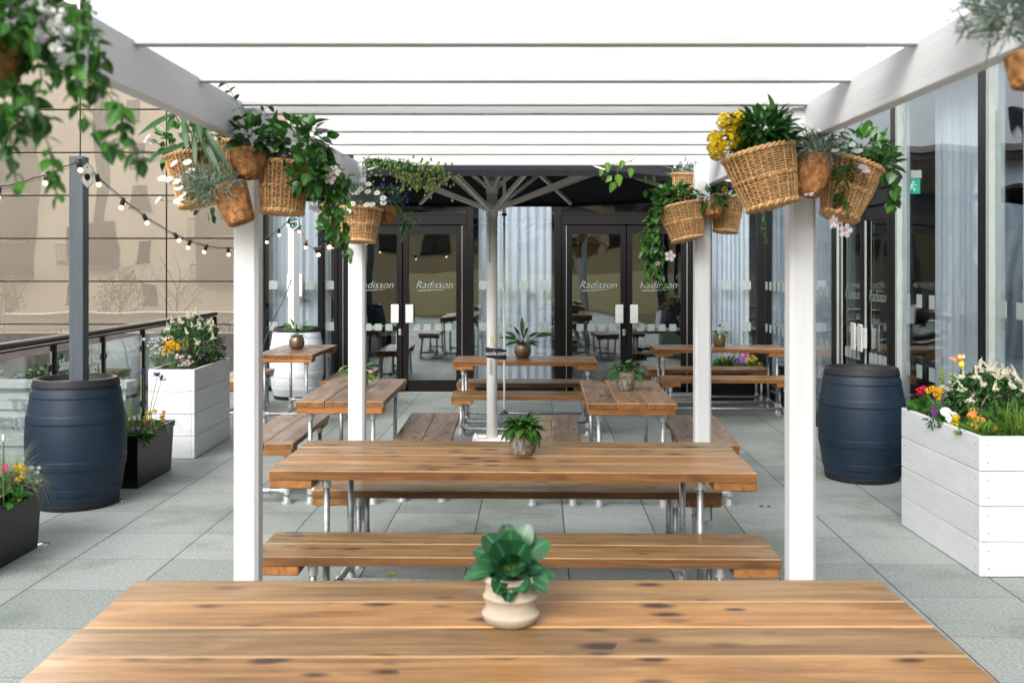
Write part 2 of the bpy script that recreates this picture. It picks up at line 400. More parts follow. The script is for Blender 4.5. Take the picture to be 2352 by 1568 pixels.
# frames of the back wall: uprights (x0, x1)
def upr(name, x0, x1, y0, y1, z1=TOP, z0=0):
    f = MB(); f.cbox(x0, x1, y0, y1, z0, z1, .004); return bpart(f, name, FRAME)
BX = lambda px: (px - 1235) * WY / F
for a, b in ((-3.88, -3.80), (-3.035, -2.965), (BX(1273), BX(1289)), (BX(1587), BX(1598)), (BX(1073), BX(1087)), (BX(768), BX(776))):
    upr("upright", a, b, WY - .07, WY + .1)
upr("corner_post", WX - .085, WX + .06, WY - .05, WY + .1)
for z0, z1, y in ((0, .09, WY - .03), (3.20, TOP, WY - .045)):
    for a, b in ((-3.80, -3.035), (-2.965, BX(768)), (BX(776), BX(1073)), (BX(1087), BX(1273)), (BX(1289), BX(1587)), (BX(1598), WX - .085)):
        f = MB(); f.box(a + .001, b - .001, y, WY + .08, z0, z1); bpart(f, "horizontal_rail", FRAME)
f = MB(); f.box(-3.88, WX, WY - .075, WY - .035, 0.002, .022); bpart(f, "threshold_strip", simple("brushed threshold", (.45, .47, .48), .3, .8))
def squares(par, pts, s, axis, at):
    for u, z in pts:
        f = MB()
        if axis == 'y': f.box(u - s / 2, u + s / 2, at - .004, at - .001, z - s / 2, z + s / 2)
        else: f.box(at - .004, at - .001, u - s / 2, u + s / 2, z - s / 2, z + s / 2)
        f.build("marker_square", DOT, par)
ZD = [(1.8 - (750 - 603) * WY / F), (1.8 - (655 - 603) * WY / F)]
def win_y(x0, x1, rows, xs=None):
    f = MB(); f.box(x0, x1, WY + .012, WY + .024, .09, 3.20); w_ = bpart(f, "window", GLASS)
    if rows:
        f = MB(); n = max(1, int((x1 - x0) / .235)); xs = [x0 + (i + .5) * (x1 - x0) / n for i in range(n)]
        squares(w_, [(x, z) for x in xs for z in ZD[:rows]], .12, 'y', WY + .012)
    return w_
win_y(-3.80, -3.035, 2); win_y(-2.965, BX(768), 2); win_y(BX(1087), BX(1273), 2); win_y(BX(1598), WX - .085, 2)
def door_pair_y(x0, x1):
    f = MB(); f.cbox(x0, x1, WY - .055, WY + .07, HT, HT + .14, .004); f.box(x0, x1, WY - .065, WY + .05, HT + .14, HT + .165)
    bpart(f, "door_head", FRAME)
    f = MB(); f.box(x0, x1, WY + .012, WY + .024, HT + .165, 3.20); bpart(f, "fanlight_pane", GLASS)
    f = MB(); f.cbox(x0, x0 + .065, WY - .05, WY + .07, 0, HT, .004); f.cbox(x1 - .065, x1, WY - .05, WY + .07, 0, HT, .004)
    f.box(x0 + .066, x0 + .072, WY - .056, WY - .03, 0, HT - .01, 1); f.box(x1 - .072, x1 - .066, WY - .056, WY - .03, 0, HT - .01, 1); bpart(f, "door_jamb", [FRAME, FRAMEL])
    a, b = x0 + .075, x1 - .075; mid = (a + b) / 2
    for s, (l, r) in (("left", (a, mid - .006)), ("right", (mid + .006, b))):
        f = MB(); y0, y1 = WY - .03, WY + .03
        f.cbox(l, l + .075, y0, y1, .025, HT - .01, .004); f.cbox(r - .075, r, y0, y1, .025, HT - .01, .004)
        f.box(l + .075, r - .075, y0 + .003, y1 - .003, .025, .18); f.box(l + .075, r - .075, y0 + .003, y1 - .003, HT - .13, HT - .01)
        d = bpart(f, "door", FRAME)
        f = MB(); f.box(l + .0755, r - .0755, WY - .006, WY + .006, .1805, HT - .1305); g_ = bpart(f, "pane", GLASSD, d)
        hx = (r - .035) if s == "left" else (l + .035)
        h = MB(); x_0, x_1 = (hx - .115, hx - .005) if s == "left" else (hx + .005, hx + .115)
        h.cbox(x_0, x_1, y0 - .05, y0 - .035, .97, 1.225, .006); h.box((x_0 + x_1) / 2 - .02, (x_0 + x_1) / 2 + .02, y0 - .035, y0 + .004, 1.0, 1.19)
        bpart(h, "handle", simple("brushed white handle plate", (.62, .63, .61), .35, .3), d)
        if s == "left":
            h = MB(); h.cbox(hx - .012, hx + .022, y0 - .012, y0 + .002, .80, .885, .004); h.lathe([(.009, 0), (.009, .004)], 12, M=Matrix.Translation((hx + .005, y0 - .012, .845)) @ Matrix.Rotation(PI / 2, 4, 'X'), m=1, capt=True)
            bpart(h, "lock_plate", [simple("steel lock plate", (.55, .55, .53), .3, .6), PLASB], d)
        n = 4; squares(d, [(l + .11 + (r - l - .22) * (i + .5) / n, ZD[0] - .01) for i in range(n)], .095, 'y', WY - .007)
        text("lettering", "Radisson", .145, LETG, d, ((l + r) / 2 + .02, WY - .0085, 1.49), (PI / 2, 0, 0), .0003, .35, thin=.0006)
        h = MB(); h.poly([((l + r) / 2 - .20, WY - .0085, 1.405), ((l + r) / 2 + .16, WY - .0085, 1.425), ((l + r) / 2 + .16, WY - .0085, 1.431), ((l + r) / 2 - .20, WY - .0085, 1.417)]); bpart(h, "underline", LETG, d)
door_pair_y(BX(776), BX(1073)); door_pair_y(BX(1289), BX(1587))
# side wall, plane x = WX
SY = lambda px: WX * F / (px - 1235)
SD = [(a, b) for a, b in ((SY(1936), SY(1914)), (SY(2056), SY(2045)), (SY(2262), SY(2244)), (5.02, 5.12), (3.2, 3.3))]
for i, (a, b) in enumerate(SD):
    if i == 0: continue
    f = MB(); f.cbox(WX - .03, WX + .1, a, b, 0, TOP, .004); bpart(f, "upright", FRAME)
    f = MB(); f.box(WX - .028, WX + .08, a - .052, a - .001, .0, TOP - .01); bpart(f, "pale_gasket", FRAMEL)
DY0, DY1 = SY(2045), SY(1914)       # door unit of the side wall
for z0, z1, xx in ((0, .11, WX - .03), (3.20, TOP, WX - .02)):
    for a, b in ((SD[4][1], SD[3][0] - .053), (SD[3][1], SD[2][0] - .053), (SD[2][1], SD[1][0] - .053), (DY1, 12.55), (12.62, WY - .051)):
        f = MB(); f.box(xx, WX + .085, a + .001, b - .001, z0, z1); bpart(f, "horizontal_rail", FRAME)
f = MB(); f.cbox(WX - .02, WX + .1, 12.55, 12.62, 0, TOP, .004); bpart(f, "upright", FRAME)
def win_x(y0, y1, dots):
    f = MB(); f.box(WX + .012, WX + .024, y0, y1, .11, 3.20); w_ = bpart(f, "window", GLASS)
    if dots:
        f = MB(); n = int((y1 - y0) / .235); squares(w_, [(y0 + (i + .5) * (y1 - y0) / n, z) for i in range(n) for z in ZD], .11, 'x', WX + .012)
win_x(SD[3][1], SD[2][0] - .053, True); win_x(SD[2][1], SD[1][0] - .053, True); win_x(DY1, 12.55, True); win_x(12.62, WY - .051, True); win_x(SD[4][1], SD[3][0] - .053, False)
f = MB(); f.cbox(WX - .05, WX + .07, DY0, DY1, HT, HT + .14, .004); f.box(WX - .06, WX + .05, DY0, DY1, HT + .14, HT + .165); bpart(f, "door_head", FRAME)
f = MB(); f.box(WX + .012, WX + .024, DY0, DY1, HT + .165, 3.20); bpart(f, "fanlight_pane", GLASS)
f = MB(); f.cbox(WX - .045, WX + .07, DY1 - .20, DY1, 0, HT, .004); f.box(WX - .05, WX - .03, DY1 - .23, DY1 - .205, 0, HT - .01, 1); bpart(f, "door_jamb", [FRAME, FRAMEL])
a, b = DY0 + .02, DY1 - .235; mid = (a + b) / 2
for s, (l, r) in (("near", (a, mid - .005)), ("far", (mid + .005, b))):
    f = MB(); x0, x1 = WX - .03, WX + .03
    f.cbox(x0, x1, l, l + .07, .025, HT - .01, .004); f.cbox(x0, x1, r - .07, r, .025, HT - .01, .004)
    f.box(x0 + .003, x1 - .003, l + .07, r - .07, .025, .18); f.box(x0 + .003, x1 - .003, l + .07, r - .07, HT - .13, HT - .01)
    f.box(x0 - .004, x0 + .004, r - .105, r - .071, .18, HT - .13, 1)
    d = bpart(f, "door", [FRAME, FRAMEL])
    f = MB(); f.box(WX - .006, WX + .006, l + .0705, r - .0705, .1805, HT - .1305); bpart(f, "pane", GLASSD, d)
    hy = (r - .035) if s == "near" else (l + .035); y_0, y_1 = (hy - .13, hy) if s == "near" else (hy, hy + .13)
    h = MB(); h.cbox(x0 - .06, x0 - .045, y_0, y_1, .97, 1.225, .006); h.box(x0 - .045, x0 + .004, (y_0 + y_1) / 2 - .02, (y_0 + y_1) / 2 + .02, 1, 1.19); bpart(h, "handle", simple("brushed white handle plate", (.62, .63, .61), .35, .3), d)
    squares(d, [(l + .12 + (r - l - .24) * (i + .5) / 4, ZD[0]) for i in range(4)], .10, 'x', WX - .007)
    text("lettering", "Radisson", .145, LETG, d, (WX - .0085, (l + r) / 2, 1.49), (PI / 2, 0, -PI / 2), .0003, .35, thin=.0006)
# building mass: interior floor, ceiling, back walls, parapet
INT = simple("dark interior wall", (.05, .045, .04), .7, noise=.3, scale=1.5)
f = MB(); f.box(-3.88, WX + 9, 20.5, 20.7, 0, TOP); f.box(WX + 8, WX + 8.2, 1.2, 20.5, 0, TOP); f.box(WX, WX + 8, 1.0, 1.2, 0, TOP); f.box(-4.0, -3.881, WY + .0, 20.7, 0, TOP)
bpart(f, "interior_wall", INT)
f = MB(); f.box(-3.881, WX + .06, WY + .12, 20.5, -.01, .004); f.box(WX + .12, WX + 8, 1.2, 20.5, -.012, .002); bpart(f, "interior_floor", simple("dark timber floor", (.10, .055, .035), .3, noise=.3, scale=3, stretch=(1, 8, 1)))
f = MB(); f.box(-3.881, WX + .1, WY + .101, 20.5, 3.22, 3.28); f.box(WX + .101, WX + 8, 1.2, 20.5, 3.22, 3.28); bpart(f, "interior_ceiling", simple("grey ceiling", (.30, .30, .29), .8))
f = MB(); f.box(-4.0, WX + 9, WY - .1, 20.9, TOP + .002, TOP + .09); f.box(WX - .05, WX + 9, 1.0, WY - .1, TOP + .002, TOP + .09); bpart(f, "roof", simple("bronze parapet cladding", (.05, .045, .04), .4))
f = MB()
for x, y in ((-2.0, 19.4), (2.2, 18.8), (0.2, 19.2)): f.lathe([(.02, .0), (.18, .02), (.05, .12)], 16, (x, y, 2.6)); f.tube([(x, y, 2.7), (x, y, 3.21)], .008)
bpart(f, "pendant_shade", BLK)

# curtains hang behind the glass
def curtain(label, p0, p1, z0, z1, waves, amp=.03, th=.006):
    f = MB(); n = waves * 10; a, b = Vector(p0), Vector(p1); d = (b - a).normalized(); nn = Vector((-d.y, d.x))
    for i in range(n + 1):
        t_ = i / n; ph = 2 * PI * waves * t_ + 1.1 * math.sin(7 * t_ + a.x); q = a + (b - a) * t_ + nn * (amp * math.sin(ph) * (.65 + .35 * math.sin(13 * t_)))
        f.v += [(q.x, q.y, z0), (q.x, q.y, z1)]
        if i: k = 2 * i; f.face((k - 2, k, k + 1, k - 1))
    o = f.build("curtain", CURTM, smooth=True); tag(o, label, "curtain", "sheer white curtains behind the glass"); return o
def curtmat():
    m, t, b, o = nodes("sheer curtain voile")
    tc = N(t, "ShaderNodeTexCoord"); mp_ = N(t, "ShaderNodeMapping"); mp_.inputs["Scale"].default_value = (9, 9, .25); t.links.new(tc.outputs["Object"], mp_.inputs[0])
    nz = N(t, "ShaderNodeTexNoise", Scale=1.0, Detail=3.0); t.links.new(mp_.outputs[0], nz.inputs[0])
    c = ramp(t, nz.outputs[0], [(.3, (.82, .86, .92)), (.7, (.91, .94, .98))]).outputs[0]
    t.links.new(c, b.inputs["Base Color"]); b.inputs["Roughness"].default_value = .9
    tr = N(t, "ShaderNodeBsdfTransparent"); tl = N(t, "ShaderNodeBsdfTranslucent"); t.links.new(c, tl.inputs[0])
    m1 = N(t, "ShaderNodeMixShader"); m1.inputs[0].default_value = .35; t.links.new(b.outputs[0], m1.inputs[1]); t.links.new(tl.outputs[0], m1.inputs[2])
    m2 = N(t, "ShaderNodeMixShader"); m2.inputs[0].default_value = .06; t.links.new(m1.outputs[0], m2.inputs[1]); t.links.new(tr.outputs[0], m2.inputs[2])
    t.links.new(m2.outputs[0], o.inputs[0]); return m
CURTM = curtmat()
curtain("white curtain in the window between the two back double doors", (BX(1097), WY + .22), (BX(1268), WY + .22), .03, 3.19, 9)
curtain("white curtain behind the white barrel at the left end of the back wall", (-3.79, WY + .22), (-3.07, WY + .22), .03, 3.19, 7)
curtain("narrow white curtain in the slim window left of the left back doors", (-2.99, WY + .2), (-2.90, WY + .2), .03, 3.19, 1)
curtain("white curtain in the back window nearest the corner", (BX(1640), WY + .22), (WX - .14, WY + .22), .03, 3.19, 8)
curtain("long white curtain on the side wall between corner and side doors", (WX + .24, 11.0), (WX + .24, 13.9), .03, 3.19, 18)
curtain("wide white curtain in the side window next to the side doors", (WX + .24, 7.85), (WX + .24, 8.84), .03, 3.19, 8)
curtain("white curtain at the right end of the side wall above the white planter", (WX + .24, 5.25), (WX + .24, 7.26), .03, 3.19, 9)

# furniture inside
DKW = wood("dark cafe wood", (.06, .04, .03), (.09, .06, .045), (.13, .09, .065), knot=0)
def cafe_table(label, x, y):
    t_ = thing("cafe_table", label, "table", (x, y, .005), 0, "cafe tables inside")
    f = MB(); f.cbox(-.45, .45, -.35, .35, .70, .74, .005); f.build("tabletop", simple("pale table laminate", (.30, .29, .27), .35), t_)
    for sx in (-1, 1):
        for sy in (-1, 1): f = MB(); f.box(sx * .40 - .025, sx * .40 + .025, sy * .30 - .025, sy * .30 + .025, 0, .70); f.build("leg", BLK, t_)
cafe_table("cafe table inside behind the left back doors", -1.9, 15.9); cafe_table("cafe table inside behind the right back doors", 1.2, 16.3)
def armchair(label, x, y, rz):
    t_ = thing("tub_chair", label, "armchair", (x, y, .005), rz, "tub chairs inside"); f = MB()
    f.lathe([(.30, .10), (.33, .18), (.34, .38), (.31, .42), (.0, .43)], 28); f.build("seat", simple("green chair fabric", (.10, .15, .10), .8), t_, smooth=True)
    f = MB()
    for k in range(21):
        an = PI * (k / 20) ; x_, y_ = .36 * math.cos(an), .36 * math.sin(an); h_ = .55 + .22 * math.sin(an)
        f.v += [(x_, y_, .15), (x_ * 1.08, y_ * 1.08, h_), (x_ * .86, y_ * .86, h_), (x_ * .86, y_ * .86, .15)]
        if k:
            q = 4 * k
            for e in range(4): f.face((q - 4 + e, q - 4 + (e + 1) % 4, q + (e + 1) % 4, q + e))
    f.build("backrest", simple("green chair fabric", (.10, .15, .10), .8), t_, smooth=True)
    for sx in (-1, 1):
        for sy in (-1, 1): f = MB(); f.tube([(sx * .2, sy * .2, .12), (sx * .24, sy * .24, 0)], .014); f.build("leg", BLK, t_)
armchair("green tub chair inside behind the left back doors", -1.2, 16.4, -.3); armchair("green tub chair inside behind the right back doors", 2.0, 16.6, .4)
f = MB(); f.lathe([(.001, 0), (.30, 0), (.36, .08), (.38, .25), (.34, .42), (.25, .46), (.001, .465)], 32)
o = f.build("pouf", simple("dark grey pouf fabric", (.04, .04, .045), .9, bump=.2), smooth=True); o.location = (-1.15, 15.2, .005); tag(o, "round dark grey pouf on the floor inside the left back doors", "pouf")
# emergency exit sign inside the side wall
ex = thing("exit_sign", "green running man exit sign hanging behind the side wall glass", "sign", tuple(P(2090, 425, 8.9)), TH)
f = MB(); f.cbox(-.095, .095, -.02, .02, .055, .125, .004); f.build("lamp_housing", WHITE, ex)
EXG = emis("exit sign green", (.03, .42, .27), .35); EXW = emis("exit sign white", (.75, .9, .82), .5)
f = MB(); f.box(-.085, .085, -.006, .006, -.075, .054); f.build("panel", EXG, ex)
f = MB(); y = -.0075
for q in ([(-.06, .03), (-.052, .03), (-.052, -.01), (-.06, -.01)], [(-.066, -.008), (-.046, -.008), (-.056, -.025)], [(.012, .005), (.03, .012), (.018, -.018), (.004, -.02)], [(.006, -.018), (.016, -.018), (-.004, -.05), (-.012, -.047)],
          [(.012, -.016), (.02, -.018), (.04, -.034), (.034, -.04)], [(.034, -.034), (.041, -.034), (.041, -.055), (.034, -.055)], [(.014, .004), (.018, .01), (-.006, .0), (-.004, -.006)], [(.026, .01), (.03, .004), (.05, -.008), (.054, -.002)]):
    f.poly([(a_, y, b_) for a_, b_ in q])
f.poly([(.026 + .008 * math.cos(k * PI / 6), y, .023 + .008 * math.sin(k * PI / 6)) for k in range(12)]); f.build("running_figure", EXW, ex)
for s in (-1, 1): f = MB(); f.tube([(s * .08, 0, .125), (s * .08, 0, .6)], .002, 5); f.build("chain", PLASB, ex)

# ---------------------------------------------------------------- beige panelled building beyond the terrace
YB = 22.0
def beige():
    m, t, b, o = nodes("glossy beige cladding")
    tc = N(t, "ShaderNodeTexCoord"); nz = N(t, "ShaderNodeTexNoise", Scale=.8, Detail=4.0, Roughness=.6); t.links.new(tc.outputs["Object"], nz.inputs[0])
    n2 = N(t, "ShaderNodeTexNoise", Scale=.55, Detail=1.0); t.links.new(tc.outputs["Object"], n2.inputs[0])
    at = N(t, "ShaderNodeAttribute", attribute_name="var")
    c = ramp(t, nz.outputs[0], [(.3, (.44, .375, .295)), (.7, (.52, .45, .36))]).outputs[0]
    c = mixc(t, 1, c, ramp(t, at.outputs["Fac"], [(0, (.93, .93, .93)), (1, (1.06, 1.05, 1.04))]).outputs[0], 'MULTIPLY')
    t.links.new(c, b.inputs["Base Color"]); b.inputs["Roughness"].default_value = .5
    gl = N(t, "ShaderNodeBsdfGlossy", Roughness=.012); gl.inputs[0].default_value = (.92, .83, .72, 1)
    bp = N(t, "ShaderNodeBump", Strength=.035, Distance=.25); t.links.new(n2.outputs[0], bp.inputs["Height"]); t.links.new(bp.outputs[0], gl.inputs["Normal"])
    mx = N(t, "ShaderNodeMixShader"); mx.inputs[0].default_value = .70; t.links.new(b.outputs[0], mx.inputs[1]); t.links.new(gl.outputs[0], mx.inputs[2]); t.links.new(mx.outputs[0], o.inputs[0]); return m
bb = thing("clad_building", "beige glossy panel clad building beyond the left railing", "building", (-14, YB, -3.5))
def PX(px): return (px - 1176) / F * (YB) / CS - YB * SN   # panel joints
pw = 202 / F * YB; ph = 99.6 / F * YB
x375 = P(375, 500, YB).x; z448 = EYE + (603 - 447.5) / F * YB
f = MB()
for i in range(-9, 3):
    for j in range(-7, 9):
        x0 = x375 + i * pw; z0 = z448 + j * ph
        if z0 < -3.5 or x0 > -4.2 or (i >= 0 and j >= 2) or (i == -1 and j >= 3): continue
        f.cbox(x0 + .014, min(x0 + pw - .014, -3.9), YB, YB + .06, z0 + .014, z0 + ph - .014, .004, a=rnd.random())
o = f.build("cladding_panels", beige(), bb); o.location = -Vector(bb.location)
f = MB(); f.box(x375 - 9 * pw, x375 - pw, YB + .061, YB + .3, -3.5, z448 + 9 * ph); f.box(x375 - pw + .001, x375, YB + .061, YB + .3, -3.5, z448 + 3 * ph); f.box(x375 + .001, -3.9, YB + .061, YB + .3, -3.5, z448 + 2 * ph); o = f.build("backing_wall", simple("dark backing", (.01, .01, .01), .8), bb); o.location = -Vector(bb.location)
f = MB(); f.box(x375 - 9 * pw, -3.9, YB - .08, YB - .001, -3.5, .30); o = f.build("base_wall", simple("dark brown base wall", (.05, .04, .035), .6, noise=.3), bb); o.location = -Vector(bb.location)
# corrugated container below the terrace edge
cn = thing("corrugated_hoarding", "pale grey corrugated hoarding below the terrace at left reading THE TERRACE", "hoarding", (-9.5, 13, -3.5))
f = MB(); z = -3.5; k = 0
while z < .22:
    y = 13.0 if k % 2 else 12.96
    f.box(-16, -5.2, y, 13.2, z, z + .11, 0, rnd.random()); z += .115; k += 1
o = f.build("ribbed_wall", simple("pale grey corrugated metal", (.40, .42, .42), .45, noise=.06, var=.16), cn); o.location = -Vector(cn.location)
f = MB(); f.box(-16.1, -5.15, 12.9, 13.25, .222, .30); o = f.build("coping", simple("grey hoarding coping", (.36, .38, .38), .6), cn); o.location = -Vector(cn.location)
GRL = simple("grey painted lettering", (.20, .22, .22), .7)
for s, px, py in (("THE", 42, 936), ("TERRACE", 44, 981)):
    p = P(px, py, 12.9); text("lettering", s, .25, GRL, cn, (p.x + 9.5, -.075 + 0, p.z + 3.5), (PI / 2, 0, 0), .001)
# hedge beyond
def leaf(mb, p, d, up, L, Wd, droop=.25, fold=.22, seg=4, m=0, a=.5, pw_=1.0, wav=0):
    d = d.normalized(); s = d.cross(up)
    if s.length < 1e-4: s = d.orthogonal()
    s.normalize(); u = s.cross(d).normalized(); n0 = len(mb.v); q = p.copy(); dd = d.copy()
    for i in range(seg + 1):
        t_ = i / seg; w_ = Wd * .5 * (abs(math.sin(PI * min(1, (t_ * .96 + .02)) ** abs(pw_))) ** (.55 if pw_ < 0 else 1) if 0 < i < seg else (.04 if pw_ > 0 or i == 0 else .3))
        w_ *= 1 + wav * (1 if i % 2 else -1)
        e = u * (fold * w_)
        mb.e.add(len(mb.v) + 1); mb.v += [tuple(q - s * w_ + e), tuple(q), tuple(q + s * w_ + e)]
        dd = (dd + Vector((0, 0, -droop / seg * 1.6))).normalized(); u = s.cross(dd).normalized(); q = q + dd * (L / seg)
    for i in range(seg):
        k = n0 + 3 * i
        mb.face((k, k + 1, k + 4, k + 3), m, a); mb.face((k + 1, k + 2, k + 5, k + 4), m, a)
def rv(): 
    while 1:
        v = Vector((rnd.uniform(-1, 1), rnd.uniform(-1, 1), rnd.uniform(-1, 1)))
        if .01 < v.length <= 1: return v
f = MB()
for k in range(31): x = -13 + .2 * k; f.box(x, x + .2, 17.2, 17.8, -3.5, -3.5 + 3.3 + .25 * max(0, -13 + .2 * k + 8.7), 0, .1)
for i in range(9000):
    x = rnd.uniform(-13, -6.8); h = 3.42 + .25 * max(0, x + 8.7) + .08 * math.sin(x * 3) + .06 * math.sin(x * 7.1); v = rv(); p = Vector((x, 17.5 + v.y * .5, -3.5 + h * (1 - rnd.random() ** 2 * .5)))
    leaf(f, p, rv().normalized() + Vector((0, -.3, .3)), Vector((0, 0, 1)), .13, .06, seg=2, a=rnd.random())
tag(f.build("hedge", LD), "dense dark green hedge below the beige building", "hedge", kind="stuff")

# ---------------------------------------------------------------- buildings and trees across the street behind the camera (they show as reflections)
def block(name, label, x0, x1, y, z1, wallm, wins, bals, lower=None):
    t_ = thing(name, label, "building", ((x0 + x1) / 2, y - 4, -3.5)); off = -Vector(t_.location)
    f = MB(); f.box(x0, x1, y - 8, y, -3.5, z1); o = f.build("wall", wallm, t_); o.location = off
    if lower: f = MB(); f.box(x0, x1, y + .001, y + .06, -3.5, lower[0]); o = f.build("plinth", lower[1], t_); o.location = off
    for a_, b_, c_, d_ in wins:
        f = MB(); f.box(a_, b_, y + .01, y + .05, c_, d_); o = f.build("window", WGL, t_); o.location = off
        f = MB(); f.box(a_ - .06, b_ + .06, y + .002, y + .12, c_ - .1, c_); f.box((a_ + b_) / 2 - .03, (a_ + b_) / 2 + .03, y + .051, y + .07, c_, d_); f2 = f.build("window_frame", FRAME, o)
    for a_, b_, c_ in bals:
        f = MB(); f.box(a_, b_, y + .002, y + 1.4, c_ - .22, c_); f.box(a_, b_, y + .003, y + .04, c_ + .001, c_ + 2.3, 1); o = f.build("balcony", [simple("grey balcony slab", (.10, .10, .11), .6), WGL], t_); o.location = off
        f = MB()
        for k in range(int((b_ - a_) / .12)): f.box(a_ + k * .12, a_ + k * .12 + .025, y + 1.35, y + 1.38, c_, c_ + 1.05)
        f.box(a_, b_, y + 1.33, y + 1.4, c_ + 1.05, c_ + 1.1); f.build("balustrade", RAILM, o)
WGL = simple("dark window pane", (.02, .022, .025), .12)
YO = -18.0; vd = 2 * YB - YO
V1 = lambda px: (px - 1235) / F * vd
H1 = lambda py: EYE + (603 - py) / F * vd
wins = [(V1(a_), V1(b_), H1(d_), H1(c_)) for a_, b_, c_, d_ in ((278, 315, 228, 278), (288, 328, 325, 380), (300, 340, 425, 485), (303, 338, 543, 600), (312, 345, 648, 705), (140, 170, 650, 700), (215, 262, 548, 598))]
shade_strip = [(V1(210), V1(238), H1(545), H1(120))]  # dark strip for the shaded column, shade drawn as a tall pane
bals = [(V1(-60), V1(72), H1(345)), (V1(-60), V1(72), H1(545)), (V1(-60), V1(72), H1(640)), (V1(445), V1(560), H1(545)), (V1(445), V1(560), H1(640)), (V1(140), V1(262), H1(605)), (V1(-60), V1(72), H1(445)), (V1(445), V1(560), H1(445))]
block("apartment_block", "cream rendered apartment block with dark balconies reflected in the beige panels", V1(-320), V1(640), YO, 16, simple("cream render", (.85, .75, .62), .9, noise=.08, scale=.6), wins + shade_strip, bals, (H1(752), simple("red brick plinth", (.26, .10, .06), .9, noise=.3, scale=12)))
wins2 = [(-9.5 + i * 2.1, -8.4 + i * 2.1, z_, z_ + 1.5) for i in range(11) for z_ in (2.4, 4.7)]
block("cream_apartment_house", "yellow apartment house reflected in the back doors", -13.5, 15, -19.5, 6.6, simple("yellow render", (.60, .48, .28), .9, noise=.06, scale=.5), wins2, [(-6.5, -2.5, 4.4), (3.5, 8.0, 4.4)])
pw2 = MB(); pw2.cbox(-4.6, WX + 6, -8.4, -8.2, 0, 1.42, .01); tag(pw2.build("parapet_wall", simple("yellow parapet render", (.97, .82, .42), .8, noise=.05)), "yellow parapet wall closing the terrace behind the viewer", "wall")
def tree(label, x, y, z0, h, r, n, mat):
    t_ = thing("street_tree", label, "tree", (x, y, z0), 0, "small street trees")
    f = MB(); f.tube([(0, 0, 0), (.05, 0, h * .4), (0, .05, h * .75)], [.09, .06, .02], 8)
    for k in range(9):
        an = k * 2.4; z_ = h * (.3 + .05 * k); f.tube([(0.03, 0, z_), (math.cos(an) * r * .5, math.sin(an) * r * .5, z_ + h * .18), (math.cos(an) * r * .8, math.sin(an) * r * .8, z_ + h * .32)], [.035, .02, .006], 5)
    f.build("trunk", STEMB, t_)
    f = MB()
    cl = [Vector((0, 0, h * .68)) + Vector((v.x * r, v.y * r, v.z * h * .34)) * .8 for v in (rv() for _ in range(26))]
    for i in range(n):
        p = rnd.choice(cl) + rv() * r * .32; leaf(f, p, rv().normalized(), Vector((0, 0, 1)), .16, .08, seg=2, a=rnd.random())
    f.build("crown", mat, t_)
tree("bushy young street tree near the apartment block", V1(95), YO + 5, -3.5, 4.6, 1.6, 1700, LB)
tree("thin street tree in front of the apartment block", V1(345), YO + 5, -3.5, 5.4, 1.5, 1500, LB)
tree("almost bare street tree at the right of the apartment block", V1(455), YO + 4, -3.5, 6.2, 2.0, 260, LS)

# ---------------------------------------------------------------- glass railing along the left edge
rl = thing("glass_railing", "black handrail with glass panels and writing along the left terrace edge", "railing", (-4.45, 11, 0))
off = -Vector(rl.location)
def rp(mb, name, mat, par=None, **k):
    o = mb.build(name, mat, par or rl, **k)
    if not par: o.location = off
    return o
f = MB(); f.tube([(-4.45, 2.0, 1.1), (-4.45, WY - .1, 1.1)], .033, 14); rp(f, "handrail", RAILM, smooth=True)
f = MB(); f.box(-4.467, -4.433, 2.0, WY - .1, 1.045, 1.062); rp(f, "under_rail", RAILM)
ys = [8.37 + 1.08 * k for k in range(-5, 6)] + [WY - .12]
for y in ys:
    f = MB(); f.cbox(-4.475, -4.425, y - .025, y + .025, 0, 1.046, .006); p_ = rp(f, "post", RAILM)
    for s in (-1, 1):
        for z_ in (.22, .84):
            f = MB(); f.cbox(-4.463, -4.437, y + s * .055 - .03, y + s * .055 + .03, z_ - .03, z_ + .03, .006); rp(f, "clamp", simple("black clamp", (.02, .02, .022), .35, .5), p_)
for y0, y1 in zip(ys[:-1], ys[1:]):
    f = MB(); f.box(-4.456, -4.444, y0 + .05, y1 - .05, .06, .985); g_ = rp(f, "glass_panel", GLASSR)
    f = MB(); f.box(-4.4565, -4.4435, y0 + .044, y0 + .0495, .06, .985); f.box(-4.4565, -4.4435, y1 - .0495, y1 - .044, .06, .985); rp(f, "glass_edge", simple("pale glass edge", (.55, .52, .36), .3), g_)  # pale yellowish strips along both pane edges
for body, px, py, sz in (("Saltaire has cultural roots", 172, 832, .15), ("dating back to 1853,", 176, 864, .15), ("a keyfeature of", 350, 778, .115), ("just as cultural life", 352, 808, .115), ("defines the town", 350, 838, .115)):
    yy = 4.45 * F / (1235 - px); zz = EYE + (603 - py) * yy / F
    text("lettering", body, sz, WHITE, rl, (-4.4395 + 4.45, yy - 11, zz), (PI / 2, 0, PI / 2), .0004, sx=.58, thin=-.002)

